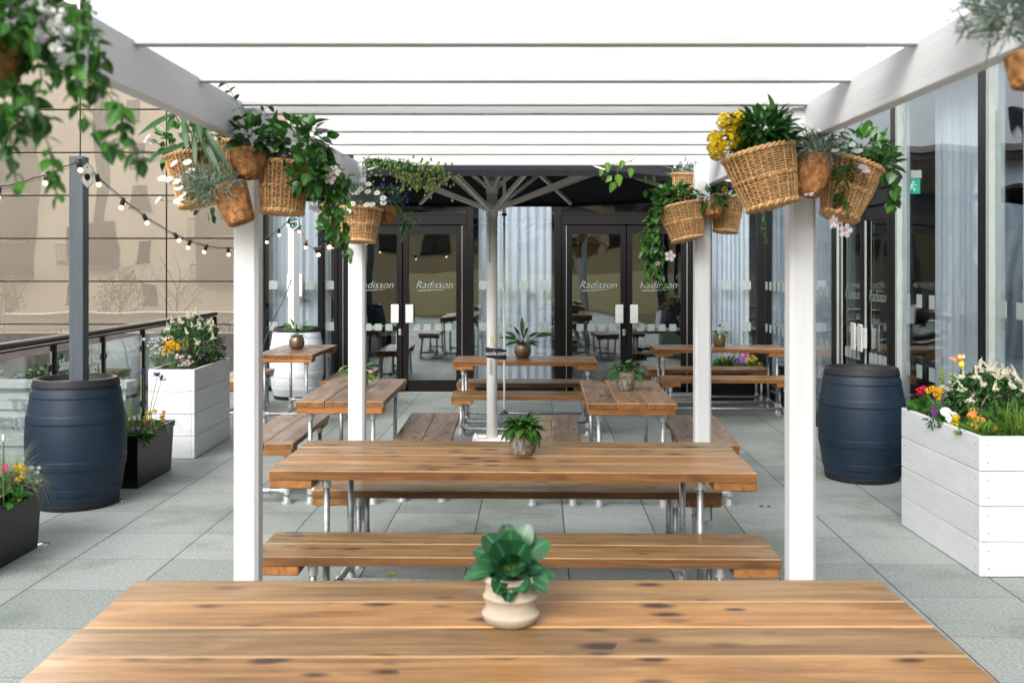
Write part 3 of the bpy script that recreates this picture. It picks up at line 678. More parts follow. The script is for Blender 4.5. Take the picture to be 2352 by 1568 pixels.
# ================================================================ OBJECTS
# ---------------------------------------------------------------- pergola (built in the camera's floor frame: x right, y depth)
pg = thing("pergola", "long white timber pergola with flat cross rafters over the front tables", "pergola", (*W(0, 4.2), 0), TH)
OY = 4.2
def line(a, b, t_): return a + (b - a) * t_
def beam(p0, p1, side, z0=2.287, z1=2.432, th=.047):
    (xa, ya), (xb, yb) = p0, p1; f = MB(); c = .003; s = side * th
    n0 = len(f.v)
    for x, y in ((xa, ya - OY), (xb, yb - OY)):
        f.v += [(x, y, z0 + c), (x + side * c, y, z0), (x + s, y, z0), (x + s, y, z1), (x + side * c, y, z1), (x, y, z1 - c)]
    for k in range(6): f.face((k, (k + 1) % 6, 6 + (k + 1) % 6, 6 + k))
    f.face(tuple(range(6))); f.face(tuple(range(6, 12)))
    return f.build("side_beam", WH90, pg, recalc=True)
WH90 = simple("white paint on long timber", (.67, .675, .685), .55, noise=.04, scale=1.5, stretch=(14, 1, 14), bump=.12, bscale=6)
beam((-1.083, 1.5), (-1.060, 4.119), -1); beam((1.142, 1.5), (1.158, 4.119), 1)
beam((-1.030, 4.221), (-.954, 6.70), -1); beam((1.165, 4.221), (1.228, 6.70), 1)
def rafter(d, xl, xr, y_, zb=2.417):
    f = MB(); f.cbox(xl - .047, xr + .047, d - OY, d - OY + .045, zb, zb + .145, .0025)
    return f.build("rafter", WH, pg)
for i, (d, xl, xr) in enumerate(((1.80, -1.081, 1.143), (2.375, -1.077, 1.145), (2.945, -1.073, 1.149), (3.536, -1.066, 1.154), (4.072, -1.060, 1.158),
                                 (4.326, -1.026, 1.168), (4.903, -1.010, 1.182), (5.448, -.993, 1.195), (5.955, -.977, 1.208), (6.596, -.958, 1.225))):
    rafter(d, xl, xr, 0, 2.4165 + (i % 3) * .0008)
def post(x0, x1, d0, d1, z1, z0, br):
    f = MB(); f.cbox(x0, x1, d0 - OY, d1 - OY, z0, z1, .014); p_ = f.build("post", WHV, pg)
    if br:
        f = MB(); f.box(x0 - .004, x0 - .001, d0 - OY - .004, d1 - OY + .004, .004, .29); f.box(x1 + .001, x1 + .004, d0 - OY - .004, d1 - OY + .004, .004, .29)
        f.box(x0 - .001, x1 + .001, d0 - OY - .004, d0 - OY - .001, .004, .2); f.box(x0 - .05, x1 + .05, d0 - OY - .05, d1 - OY + .05, .001, .006)
        for z_ in (.09, .22):
            f.tube([(x1 + .003, (d0 + d1) / 2 - OY, z_), (x1 + .014, (d0 + d1) / 2 - OY, z_)], .009, 6); f.tube([(x0 - .014, (d0 + d1) / 2 - OY, z_), (x0 - .003, (d0 + d1) / 2 - OY, z_)], .009, 6)
            f.tube([(x1 - .015, d0 - OY - .012, z_ - .02), (x1 - .015, d0 - OY - .003, z_ - .02)], .007, 6)
        f.build("base_bracket", GALV, p_)
post(-1.106, -1.008, 4.12, 4.22, 2.415, .05, True); post(1.103, 1.207, 4.12, 4.22, 2.415, .05, True)
post(-1.020, -.918, 6.46, 6.56, 2.415, .05, True); post(1.140, 1.240, 6.46, 6.56, 2.415, .05, True)
post(-1.13, -1.03, 1.55, 1.65, 2.415, .05, True); post(1.10, 1.20, 1.55, 1.65, 2.415, .05, True)

# ---------------------------------------------------------------- tables and benches of planks on pipe frames
def planks(f, L, n, wd, z0, z1, gap=.006, ang=0.0):
    t0 = -n * wd / 2
    for i in range(n):
        f.cbox(-L / 2 + rnd.uniform(-.004, .004), L / 2 + rnd.uniform(-.004, .004), t0 + i * wd + gap / 2, t0 + (i + 1) * wd - gap / 2, z0, z1 + rnd.uniform(-.0012, .0012), .0038, m=0, me=1, ms=2, a=rnd.random())
def pipe_leg(t_, x, y, z1, s):
    f = MB(); f.tube([(x, y, .01), (x, y, z1 - .004)], .017, 14); l_ = f.build("leg", GALV, t_, smooth=True)
    f = MB(); f.lathe([(.024, 0), (.024, .052), (.0175, .054)], 16, (x, y, z1 - .056)); f.lathe([(.001, .0), (.036, .0), (.036, .006)], 16, (x, y, z1 - .008))
    f.tube([(x, y - .03, z1 - .03), (x, y - .022, z1 - .03)], .008, 8); f.build("collar", ALU, l_)
    f = MB(); f.lathe([(.042, 0), (.042, .007), (.030, .011), (.026, .05), (.0175, .055)], 18, (x, y, .001)); f.build("foot_flange", ALU, l_)
    f = MB(); f.lathe([(.024, -.03), (.026, -.026), (.026, .026), (.024, .03)], 14, (x, y, .10)); f.tube([(x, y, .10), (x, y + s * .05, .10)], .023, 12); f.build("tee_joint", ALU, l_)
def make(kind, L, n, H, inset, yl, mats, wd=.22, name=None, label="", cat="", group=None, railoff=0):
    t_ = thing(name or kind, label, cat, (0, 0, 0), 0, group); th = .045
    f = MB(); planks(f, L, n, wd, H - th, H); f.build("tabletop" if kind != "bench" else "seat", mats, t_)
    W_ = n * wd
    for s in (-1, 1):
        f = MB(); a_, b_ = (-L / 2 + .004, -L / 2 + .212) if s < 0 else (L / 2 - .212, L / 2 - .004)
        f.cbox(a_, b_, -W_ / 2 + .012, W_ / 2 - .012, H - th - .046, H - th - .0005, .005, a=rnd.random()); f.build("batten", WOODC, t_)
        x = s * (L / 2 - inset); zt = H - th - (.046 if inset < .2 else 0)
        for yy in (-yl, yl): pipe_leg(t_, x, yy, zt, 1 if yy < 0 else -1)
        f = MB(); f.tube([(x, -yl, .10), (x, yl, .10)], .017, 12); f.lathe([(.025, -.03), (.025, .03)], 14, M=Matrix.Translation((x, 0, .10)) @ Matrix.Rotation(PI / 2, 4, 'X')); f.build("cross_rail", GALV, t_, smooth=False)
    f = MB(); X_ = L / 2 - inset; f.tube([(-X_, railoff, .10), (X_, railoff, .10)], .0165, 12); f.build("long_rail", GALV, t_, smooth=True)
    return t_
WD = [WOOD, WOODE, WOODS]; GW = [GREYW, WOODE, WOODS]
GT = "plank tables on pipe legs"; GB = "plank benches on pipe legs"
def put(o, x, d, yaw): o.location = (*W(x, d), 0); o.rotation_euler = (0, 0, TH + yaw); return o
AX = -TH
RB = R(90)
t1 = put(make("table", 2.40, 4, .775, .265, .33, WD, name="dining_table", label="large plank table filling the bottom of the view, beige ribbed pot on it", cat="table", group=GT), -.009, 2.925, R(.2))
t2 = put(make("table", 2.40, 4, .775, .265, .33, WD, name="dining_table", label="long plank table in the middle of the pergola with a mossy pot on it", cat="table", group=GT), .012, 5.53, R(-1.7))
t5 = put(make("table", 1.50, 3, .775, .10, .235, WD, name="dining_table", label="small plank table in front of the middle curtain with a bronze pot of striped leaves", cat="table", group=GT), .145, 11.1, AX)
t6 = put(make("table", 1.50, 3, .775, .10, .235, GW, name="dining_table", label="small grey-brown end-on table right of the parasol with a mossy pot", cat="table", group=GT), .898, 8.325, RB - R(1.7))
t7 = put(make("table", 1.50, 3, .775, .10, .235, GW, name="dining_table", label="small grey-brown end-on table left of the parasol behind the rear left pergola post", cat="table", group=GT), -1.265, 8.425, RB - R(.8))
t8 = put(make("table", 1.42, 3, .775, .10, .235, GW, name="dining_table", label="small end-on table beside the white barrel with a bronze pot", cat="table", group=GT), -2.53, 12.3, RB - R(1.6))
t9 = put(make("table", 1.55, 3, .775, .10, .235, WD, name="dining_table", label="small plank table in the back right corner with an olive pot", cat="table", group=GT), 2.49, 12.65, AX)
def bn(lab, x, d, yaw, L=1.5, m=WD, ins=.10): return put(make("bench", L, 2, .465, ins, .15, m, name="bench", label=lab, cat="bench", group=GB), x, d, yaw)
bn("long plank bench on the near side of the middle pergola table", .02, 4.925, R(-1.2), 2.40, ins=.265)
bn("long plank bench on the far side of the middle pergola table", .03, 6.29, R(-1.2), 2.40, ins=.265)
bn("long plank bench hidden behind the front table", 0, 3.62, R(0), 2.40, ins=.265)
bn("plank bench on the near side of the table with the striped plant", .15, 10.62, AX, 1.52)
bn("plank bench on the far side of the table with the striped plant", .15, 11.75, AX, 1.52)
bn("end-on grey-brown bench between parasol foot and right end-on table", .32, 8.36, RB - R(1.7), m=GW)
bn("end-on grey-brown bench on the right of the right end-on table", 1.50, 8.36, RB - R(3.6), m=GW)
bn("end-on grey-brown bench nearest the left planter, left of the left end-on table", -1.83, 8.42, RB - R(.3), m=GW)
bn("end-on grey-brown bench just left of the parasol foot", -.68, 8.50, RB, m=GW)
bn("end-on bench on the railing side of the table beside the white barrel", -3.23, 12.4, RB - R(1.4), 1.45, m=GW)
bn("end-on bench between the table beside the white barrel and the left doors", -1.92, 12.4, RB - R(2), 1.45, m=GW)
bn("plank bench on the near side of the back right corner table", 2.49, 12.12, AX, 1.52)
bn("plank bench on the far side of the back right corner table", 2.47, 13.2, AX, 1.52)

# ---------------------------------------------------------------- barrels
def barrel(label, x, d, body, s=1.0, group="large plastic barrels"):
    t_ = thing("barrel", label, "barrel", (*W(x, d), .001), rnd.random(), group); H = .94 * s
    def r_(z): u = z / H; return s * (.288 + .069 * max(0, math.sin(PI * u)) ** .9)
    f = MB(); pr = [(.001, .0), (s * .275, .0)] + [(r_(H * k / 28) - (.004 if k == 0 else 0), H * k / 28) for k in range(29)]
    f.lathe(pr, 64); f.build("staves_body", body, t_, smooth=True)
    for z0, z1, mt, e, nm in ((.0, .045, BAND, .006, "base_band"), (.105, .16, body, .0045, "hoop"), (.295, .365, body, .0045, "hoop"), (.625, .695, body, .0045, "hoop"), (.81, .865, body, .0045, "hoop"), (.885, .942, BAND, .008, "rim_band")):
        z0 *= s; z1 *= s; f = MB(); f.lathe([(r_(z0) - .004, z0), (r_(z0) + e * .8, z0 + .0006), (r_(z0) + e, z0 + .002)] + [(r_(z0 + (z1 - z0) * q / 4) + e, z0 + (z1 - z0) * q / 4) for q in (1, 2, 3)] + [(r_(z1) + e, z1 - .002), (r_(z1) + e * .8, z1 - .0006), (r_(z1) - .004, z1)], 64)
        if nm == "rim_band": f.lathe([(r_(z1) + e * .6, z1 - .001), (r_(z1) - .022, z1 + .0005), (r_(z1) - .03, z1 - .05), (r_(z1) - .031, z1 - .065)], 64)
        f.build(nm, mt, t_, smooth=True)
    f = MB(); f.lathe([(.0005, .905 * s), (s * .262, .902 * s)], 48); f.build("lid", LIDM, t_)
    return t_
barrel("navy barrel on the left holding the slate grey post", -3.26, 7.78, NAVY, 1.0)
barrel("navy barrel standing alone on the right beside the side doors", 2.925, 8.70, NAVY, .985)
barrel("white barrel with black rim at the back left holding a white post", -2.872, 13.87, BARW, 1.0)
# posts standing in barrels
def bpost(name, label, x, d, w_, z1, mat, rz):
    t_ = thing(name, label, "post", (*W(x, d), .91), TH + rz); f = MB(); f.cbox(-w_ / 2, w_ / 2, -w_ / 2, w_ / 2, 0, z1 - .91, .003); f.build("shaft", mat, t_); return t_
gp = bpost("light_post", "slate grey square post in the left navy barrel with a small plaque", -3.215, 7.72, .104, 2.585, POSTG, R(-1))
wp = bpost("light_post", "white square post in the white barrel with a teal hexagonal sign", -2.895, 13.80, .105, 2.63, WHV, R(-38))
def hexs(par, loc, rz, w_, h_, bgm, rimm, letm, words, dark):
    def hx(k, y, s_): return [(s_ * w_ * a_, y, s_ * h_ * b_) for a_, b_ in ((0, .5), (.5, .27), (.5, -.27), (0, -.5), (-.5, -.27), (-.5, .27))]
    f = MB(); A_, B_ = hx(0, 0, 1), hx(0, -.004, 1); f.poly(B_); f.poly(A_)
    for k in range(6): f.poly([A_[k], A_[(k + 1) % 6], B_[(k + 1) % 6], B_[k]])
    s_ = f.build("sign_plate", rimm, par); s_.location = loc; s_.rotation_euler = (0, 0, rz)
    f = MB(); f.poly(hx(0, -.0046, .90)); f.build("sign_face", bgm, s_)
    f = MB(); f.poly([(w_ * .24 * math.cos(k * PI / 8), -.0050, -h_ * .06 + w_ * .26 * math.sin(k * PI / 8)) for k in range(16)]); f.build("emblem", dark, s_)
    f = MB(); f.poly([(w_ * .07 * math.cos(k * PI / 6), -.0054, h_ * .30 + w_ * .07 * math.sin(k * PI / 6)) for k in range(12)]); f.poly([(w_ * .05 * math.cos(k * PI / 6), -.0054, -h_ * .20 + w_ * .05 * math.sin(k * PI / 6)) for k in range(12)])
    f.build("small_emblems", letm, s_)
    text("lettering", words, w_ * .235, letm, s_, (0, -.0056, h_ * .02), (PI / 2, R(-6), 0), .0003, sx=.72)
hexs(wp, (.050, -.064, 2.33 - .91), R(38), .145, .205, TEAL, WHITE, WHITE, "ALPACALYPSE", BLK)
hexs(gp, (.068, -.02, 2.585 - .91 - .14), R(55), .10, .20, simple("cream plaque", (.55, .55, .50), .5), simple("bronze plaque edge", (.22, .20, .16), .4, .4), simple("dark plaque lettering", (.03, .03, .035), .6), "ALPACALYPSE", BLK)

# ---------------------------------------------------------------- string lights
BULB = emis("warm lit bulb", (1.0, .62, .26), 2.2)
def string(label, A_, B_, sag, ts, n=40):
    A_, B_ = Vector(A_), Vector(B_); t_ = thing("festoon_lights", label, "string lights", tuple(A_), 0, "string lights with warm bulbs")
    def at(u): return A_ + (B_ - A_) * u + Vector((0, 0, -sag * 4 * u * (1 - u)))
    f = MB(); f.tube([at(i / n) - A_ + Vector((0, 0, .004 * math.sin(i * 2.1))) for i in range(n + 1)], .0045, 5); f.build("cable", PLASB, t_, smooth=True)
    f = MB(); f.tube([at(i / n) - A_ + Vector((0, .004, -.008 - .012 * abs(math.sin(i * 1.3)))) for i in range(n + 1)], .0022, 4); f.build("support_wire", PLASB, t_)
    for u in ts:
        p = at(u) - A_; dr = Vector((rnd.uniform(-.6, .6), rnd.uniform(-.3, .3), -1)).normalized(); q = p + dr * .05
        M_ = Matrix.Translation(p) @ Vector((0, 0, -1)).rotation_difference(dr).to_matrix().to_4x4()
        f = MB(); f.lathe([(.001, .012), (.015, .010), (.019, -.012), (.017, -.05), (.012, -.053)], 12, M=M_); h_ = f.build("bulb_holder", PLASB, t_, smooth=True)
        f = MB(); f.blob((0, 0, 0), .0225, n=14, M=Matrix.Translation(p + dr * .072)); f.v = f.v
        pr = [(.0185 * math.sin(PI * k / 10) + 1e-5, -.0185 * math.cos(PI * k / 10)) for k in range(11)]
        f = MB(); f.lathe(pr, 16, M=Matrix.Translation(p + dr * .072)); f.build("bulb", BULB, h_, smooth=True)
    return t_
pA = P(186, 366, 7.66); pB = P(681, 487, 13.75)
string("string of warm bulbs from the grey post away past the left picture edge", P(-330, 420, 6.6), pA, .14, (.14, .36, .60, .83, .985))
string("string of warm bulbs sagging from the grey post to the white post", pA, pB, .56, (.043, .12, .187, .30, .363, .438, .544, .63, .70, .786, .86, .94))
string("string of warm bulbs from the white post toward the rear left hanging baskets", pB, P(812, 400, 6.75), .48, (.12, .30, .50, .70))
# smoking sign and loose cable
sg = thing("smoking_sign", "white notice for the smoking area on the glass behind the white post", "sign", (P(663, 656, 14.2).x + .03, WY - .006, P(663, 656, 14.2).z), 0)
f = MB(); f.cbox(-.105, .105, -.008, 0, -.155, .155, .002); f.build("board", WHITE, sg)
f = MB(); f.box(-.095, .095, -.0095, -.0085, -.145, -.143); f.box(-.095, .095, -.0095, -.0085, .143, .145); f.box(-.095, -.093, -.0095, -.0085, -.145, .145); f.box(.093, .095, -.0095, -.0085, -.145, .145); f.build("border", TEAL, sg)
SGG = simple("green sign print", (.02, .25, .10), .6); SGK = simple("black sign print", (.03, .03, .03), .6)
f = MB()
for k in range(24):
    a0, a1 = 2 * PI * k / 24, 2 * PI * (k + 1) / 24
    f.poly([(.045 * math.cos(a0), -.0095, .025 + .045 * math.sin(a0)), (.045 * math.cos(a1), -.0095, .025 + .045 * math.sin(a1)), (.035 * math.cos(a1), -.0095, .025 + .035 * math.sin(a1)), (.035 * math.cos(a0), -.0095, .025 + .035 * math.sin(a0))])
f.build("ring", SGG, sg); f = MB(); f.tube([(-.025, -.010, .01), (.025, -.010, .038)], .004, 5); f.build("cigarette", SGK, sg)
text("lettering", "DESIGNATED\nSMOKING AREA", .026, SGK, sg, (0, -.0095, .105), (PI / 2, 0, 0), .0003)
text("lettering", "PLEASE KEEP THIS\nAREA CLEAN AND\nPRESENTABLE", .019, SGK, sg, (0, -.0095, -.062), (PI / 2, 0, 0), .0003)
text("lettering", "THANK YOU", .026, SGK, sg, (0, -.0095, -.122), (PI / 2, 0, 0), .0003)
f = MB(); f.tube([P(669, 640, 13.75), P(660, 668, 13.7), P(640, 712, 13.6), P(622, 745, 13.5), P(612, 776, 13.4), P(600, 800, 13.4), P(585, 905, 13.4)], .006, 6)
tag(f.build("power_cable", PLASB, smooth=True), "black power cable hanging down behind the front left pergola post", "cable")

# ---------------------------------------------------------------- parasol
pz = thing("parasol", "large charcoal parasol on a cream pole with a crank rod", "parasol", (*W(-.193, 10.05), 0), TH)
f = MB(); f.tube([(0, 0, .12), (0, 0, 3.15)], .0525, 28); f.lathe([(.0527, 0), (.058, .004), (.058, .03), (.0527, .034)], 28, (0, 0, .93)); f.build("pole", PARAW, pz, smooth=True)
f = MB(); f.cbox(-.19, .19, -.19, .19, .075, .10, .004); f.cbox(-.15, .15, -.15, .15, .10, .118, .004)
for sx in (-1, 1):
    f.tube([(sx * .06, -.09, .135), (sx * .13, -.09, .135)], .014, 10)
    for sy in (-1, 1): f.tube([(sx * .165, sy * .165, .10), (sx * .165, sy * .165, .125)], .011, 6)
b_ = f.build("base_plate", PARAW, pz)
f = MB()
for sx in (-1, 1):
    for sy in (-1, 1): f.cbox(min(sx * .02, sx * .50), max(sx * .02, sx * .50), min(sy * .02, sy * .42), max(sy * .02, sy * .42), .003, .055, .006, a=rnd.random())
f.box(-.55, .55, -.02, .02, .056, .072); f.box(-.02, .02, -.46, .46, .056, .072); f.build("base_slabs", simple("grey base slab", (.20, .20, .22), .8, noise=.15), pz)
Rc = 2.35; HE = 2.50; HT_ = 3.12; ang0 = R(22.5)
rim = [Vector((Rc * math.cos(ang0 + k * PI / 4), Rc * math.sin(ang0 + k * PI / 4), HE)) for k in range(8)]
f = MB(); f2 = MB(); top = Vector((0, 0, HT_)); rows = 6
for k in range(8):
    a_, b2 = rim[k], rim[(k + 1) % 8]
    for j in range(rows):
        t0, t1_ = j / rows, (j + 1) / rows
        def pt(u, v): 
            e = a_ + (b2 - a_) * v; q = top + (e - top) * u; q.z -= .05 * math.sin(PI * u) * math.sin(PI * v) ; return q
        for v in range(4): f.poly([pt(t0, v / 4), pt(t1_, v / 4), pt(t1_, (v + 1) / 4), pt(t0, (v + 1) / 4)])
    n_ = 4
    for v in range(n_):
        q0, q1 = pt(1, v / n_), pt(1, (v + 1) / n_); f.poly([q0, q1, q1 - Vector((0, 0, .045)), q0 - Vector((0, 0, .045))])
cn_ = f.build("canopy", CANO, pz)
so_ = cn_.modifiers.new("thickness", 'SOLIDIFY'); so_.thickness = .003
def bar(a, b, w_, h_, name, mat, par):
    f = MB(); a, b = Vector(a), Vector(b); L = (b - a).length; q = Vector((1, 0, 0)).rotation_difference((b - a).normalized())
    d_ = (b - a).normalized(); s_ = d_.cross(Vector((0, 0, 1))).normalized(); u_ = s_.cross(d_); M_ = Matrix((( d_.x, s_.x, u_.x, a.x), (d_.y, s_.y, u_.y, a.y), (d_.z, s_.z, u_.z, a.z), (0, 0, 0, 1)))
    f.box(0, L, -w_ / 2, w_ / 2, -h_ / 2, h_ / 2, M=M_); return f.build(name, mat, par)
for k in range(8):
    d_ = Vector((math.cos(ang0 + k * PI / 4), math.sin(ang0 + k * PI / 4), 0))
    e_ = d_ * (Rc - .02) + Vector((0, 0, HE - .012)); s_ = d_ * .07 + Vector((0, 0, HT_ - .06)); r_ = bar(s_, e_, .026, .042, "rib", PARAW, pz)
    bar(e_ - d_ * .03 + Vector((0, 0, -.01)), e_ + d_ * .02 - Vector((0, 0, .05)), .03, .05, "rib_cap", PLASB, r_)
    mid_ = s_ + (e_ - s_) * .52 - Vector((0, 0, .02)); bar(d_ * .075 + Vector((0, 0, 2.325)), mid_, .024, .040, "strut", PARAW, pz)
    m2_ = s_ + (e_ - s_) * .22 - Vector((0, 0, .02)); bar(d_ * .075 + Vector((0, 0, 2.55)), m2_, .018, .028, "upper_strut", PARAW, pz)
for z_, r1, nm in ((2.31, .088, "runner_hub"), (2.535, .082, "upper_hub")):
    f = MB(); f.lathe([(.053, -.07), (.060, -.066), (.060, -.012), (r1, -.01), (r1, .0), (.062, .002), (.062, .05), (.053, .052)], 28, (0, 0, z_)); h_ = f.build(nm, PARAW, pz, smooth=False)
    f = MB()
    for k in range(8):
        an = ang0 + k * PI / 4; c_, s__ = math.cos(an), math.sin(an); f.box(-.014, .014, -.016, .016, 0, .045, M=Matrix.Translation((c_ * .075, s__ * .075, z_)) @ Matrix.Rotation(an, 4, 'Z'))
    f.build("hub_lugs", PARAW, h_)
f = MB(); f.tube([(.118, 0, .36), (.118, 0, 2.27)], .0105, 12); rd = f.build("crank_rod", WHITE, pz, smooth=True)
f = MB(); f.tube([(.118, 0, 2.27), (.118, 0, 2.95)], .017, 12); f.build("crank_tube", PARAW, pz, smooth=True)
f = MB(); f.lathe([(.001, -.025), (.016, -.024), (.036, -.018), (.038, -.008), (.016, 0), (.014, .02)], 14, (.118, 0, .36), fn=lambda an, i: .004 * math.cos(6 * an) if 1 < i < 4 else 0); f.build("knob", PLASB, rd, smooth=True)
f = MB(); f.lathe([(.024, -.012), (.026, .0), (.024, .012), (.012, .014)], 14, (.118, 0, 2.262)); f.build("rod_collar", PLASB, rd, smooth=True)
f = MB(); ring = [(0.0, -.062), (-.045, -.05), (-.064, -.01), (-.05, .042), (0, .062), (.06, .045), (.128, .022), (.140, 0), (.130, -.022), (.07, -.055), (0.03, -.062)]
zc = .93
for i in range(len(ring)):
    a_, b2 = ring[i], ring[(i + 1) % len(ring)]; za, zb = zc - .02 * a_[0] / .14, zc - .02 * b2[0] / .14
    f.poly([(a_[0], a_[1], za - .048), (b2[0], b2[1], zb - .048), (b2[0], b2[1], zb + .048), (a_[0], a_[1], za + .048)])
st = f.build("strap", simple("black webbing strap", (.014, .014, .016), .8), pz); sm_ = st.modifiers.new("thickness", 'SOLIDIFY'); sm_.thickness = .003; sm_.offset = 1
text("lettering", "asols.com", .058, WHITE, st, (.045, -.0665, zc), (PI / 2, 0, R(7)), .0003, sx=.92)
f = MB()
for k in range(9): a0 = R(-112 + k * 5); a1 = R(-112 + (k + 1) * 5); f.poly([(.0532 * math.cos(a0), .0532 * math.sin(a0), 1.0), (.0532 * math.cos(a1), .0532 * math.sin(a1), 1.0), (.0532 * math.cos(a1), .0532 * math.sin(a1), 1.09), (.0532 * math.cos(a0), .0532 * math.sin(a0), 1.09)])
f.build("instruction_label", simple("printed yellow label", (.62, .56, .38), .5, noise=.3, scale=60, stretch=(1, 1, 6)), pz)
f = MB()
for k in range(7): a0 = R(-118 + k * 5); a1 = R(-118 + (k + 1) * 5); f.poly([(.0534 * math.cos(a0), .0534 * math.sin(a0), .72), (.0534 * math.cos(a1), .0534 * math.sin(a1), .72), (.0534 * math.cos(a1), .0534 * math.sin(a1), .86), (.0534 * math.cos(a0), .0534 * math.sin(a0), .86)])
f.build("metal_label", simple("silver label", (.45, .45, .45), .3, .6, noise=.3, scale=60, stretch=(1, 1, 6)), pz)
f = MB(); pts = [Vector((-.025, -.07, 2.30 - .03 * k)) for k in range(12)]
for i, q in enumerate(pts): f.lathe([(.0055, -.013), (.0085, 0), (.0055, .013)], 6, tuple(q))
ch_ = f.build("safety_chain", GALV, pz); f = MB(); f.tube([(-.025, -.07, 1.95), (-.022, -.07, 1.80)], .006, 8); f.build("locking_pin", GALV, ch_)

# ---------------------------------------------------------------- planter boxes
def crate(label, x0, x1, d0, d1, H, n=4, group="white timber planters"):
    t_ = thing("wooden_planter", label, "planter", (*W((x0 + x1) / 2, (d0 + d1) / 2), 0), TH, group)
    hx, hy = (x1 - x0) / 2, (d1 - d0) / 2; bh = H / n; th = .028
    for i in range(n):
        z0, z1 = i * bh + .002 + .002 * (i == 0), (i + 1) * bh - .002
        for s in (-1, 1):
            f = MB(); f.cbox(min(s * hx, s * (hx - th)), max(s * hx, s * (hx - th)), -hy, hy, z0, z1, .004, a=rnd.random()); f.build("side_board", WHB, t_)
            f = MB(); f.cbox(-hx + th + .001, hx - th - .001, min(s * (hy - .001), s * (hy - th)), max(s * (hy - .001), s * (hy - th)), z0, z1, .004, a=rnd.random()); f.build("end_board", WHB, t_)
    NM = simple("rusty nail head", (.18, .13, .10), .6, .3)
    for i in range(n):
        for s in (-1, 1):
            for z_ in (.25, .75):
                f = MB()
                z = (i + z_) * bh; f.lathe([(.0045, -.0012), (.0045, .0004), (.001, .0006)], 8, M=Matrix.Translation((s * (hx - .045 - .01 * rnd.random()), -hy, z)) @ Matrix.Rotation(PI / 2, 4, 'X'))
                f.build("nail_head", NM, t_); f = MB()
                f.lathe([(.0045, -.0012), (.0045, .0004), (.001, .0006)], 8, M=Matrix.Translation((-hx, s * (hy - .05), z)) @ Matrix.Rotation(-PI / 2, 4, 'Y')); f.build("nail_head", NM, t_); f = MB(); f.lathe([(.0045, -.0012), (.0045, .0004), (.001, .0006)], 8, M=Matrix.Translation((hx, s * (hy - .05), z)) @ Matrix.Rotation(PI / 2, 4, 'Y')); f.build("nail_head", NM, t_)
    f = MB(); nx, ny = 16, 30; base = 0
    for j in range(ny + 1):
        for i in range(nx + 1): f.v.append((-hx + th + (2 * hx - 2 * th) * i / nx, -hy + th + (2 * hy - 2 * th) * j / ny, H - .035 + rnd.uniform(-.01, .012)))
    for j in range(ny):
        for i in range(nx): q = j * (nx + 1) + i; f.face((q, q + 1, q + nx + 2, q + nx + 1))
    for i in range(220):
        c_ = Vector((rnd.uniform(-hx + .04, hx - .04), rnd.uniform(-hy + .04, hy - .04), H - .025)); a_ = rv().normalized() * .018; b2 = a_.cross(rv()).normalized() * .009
        f.poly([c_ - a_ - b2, c_ + a_ - b2, c_ + a_ + b2, c_ - a_ + b2], 1, rnd.random())
    f.build("soil", [SOIL, simple("bark chip", (.09, .045, .025), .9, noise=.4, scale=50, var=.5)], t_)
    return t_
crate("large white board planter with flowers at the right picture edge", 2.674, 3.19, 5.946, 7.14, .808)
crate("tall white board planter with flowers beside the left railing", -3.335, -2.91, 9.53, 10.72, .822)
def tub(label, x, d, L, Wd, H, rz):
    t_ = thing("black_planter", label, "planter", (*W(x, d), .001), rz, "black tapered planters"); k = .90
    f = MB(); n_ = []
    def ringp(sx, sy, z): return [(-sx, -sy, z), (sx, -sy, z), (sx, sy, z), (-sx, sy, z)]
    rs = [ringp(L / 2 * k, Wd / 2 * k, 0), ringp(L / 2 * .97, Wd / 2 * .96, H - .05), ringp(L / 2, Wd / 2, H - .048), ringp(L / 2, Wd / 2, H), ringp(L / 2 - .022, Wd / 2 - .022, H), ringp(L / 2 - .03, Wd / 2 - .03, H - .09)]
    for r1 in rs: f.v += r1
    for i in range(len(rs) - 1):
        for j in range(4): f.face((4 * i + j, 4 * i + (j + 1) % 4, 4 * i + 4 + (j + 1) % 4, 4 * i + 4 + j))
    f.face((3, 2, 1, 0)); o = f.build("box", BLK, t_); bv = o.modifiers.new("bevel", 'BEVEL'); bv.width = .004; bv.segments = 2
    f = MB(); f.box(-L / 2 + .03, L / 2 - .03, -Wd / 2 + .03, Wd / 2 - .03, H - .1, H - .04); f.build("soil", SOIL, t_)
    return t_
tub("black planter with flowers behind the left navy barrel", -3.16, 8.66, .84, .42, .43, RB)
tub("black planter with flowers at the left picture edge in front", -3.205, 6.20, .84, .44, .43, RB)
tub("black planter with flowers behind the back right corner table", 2.92, 13.75, .84, .40, .43, 0)

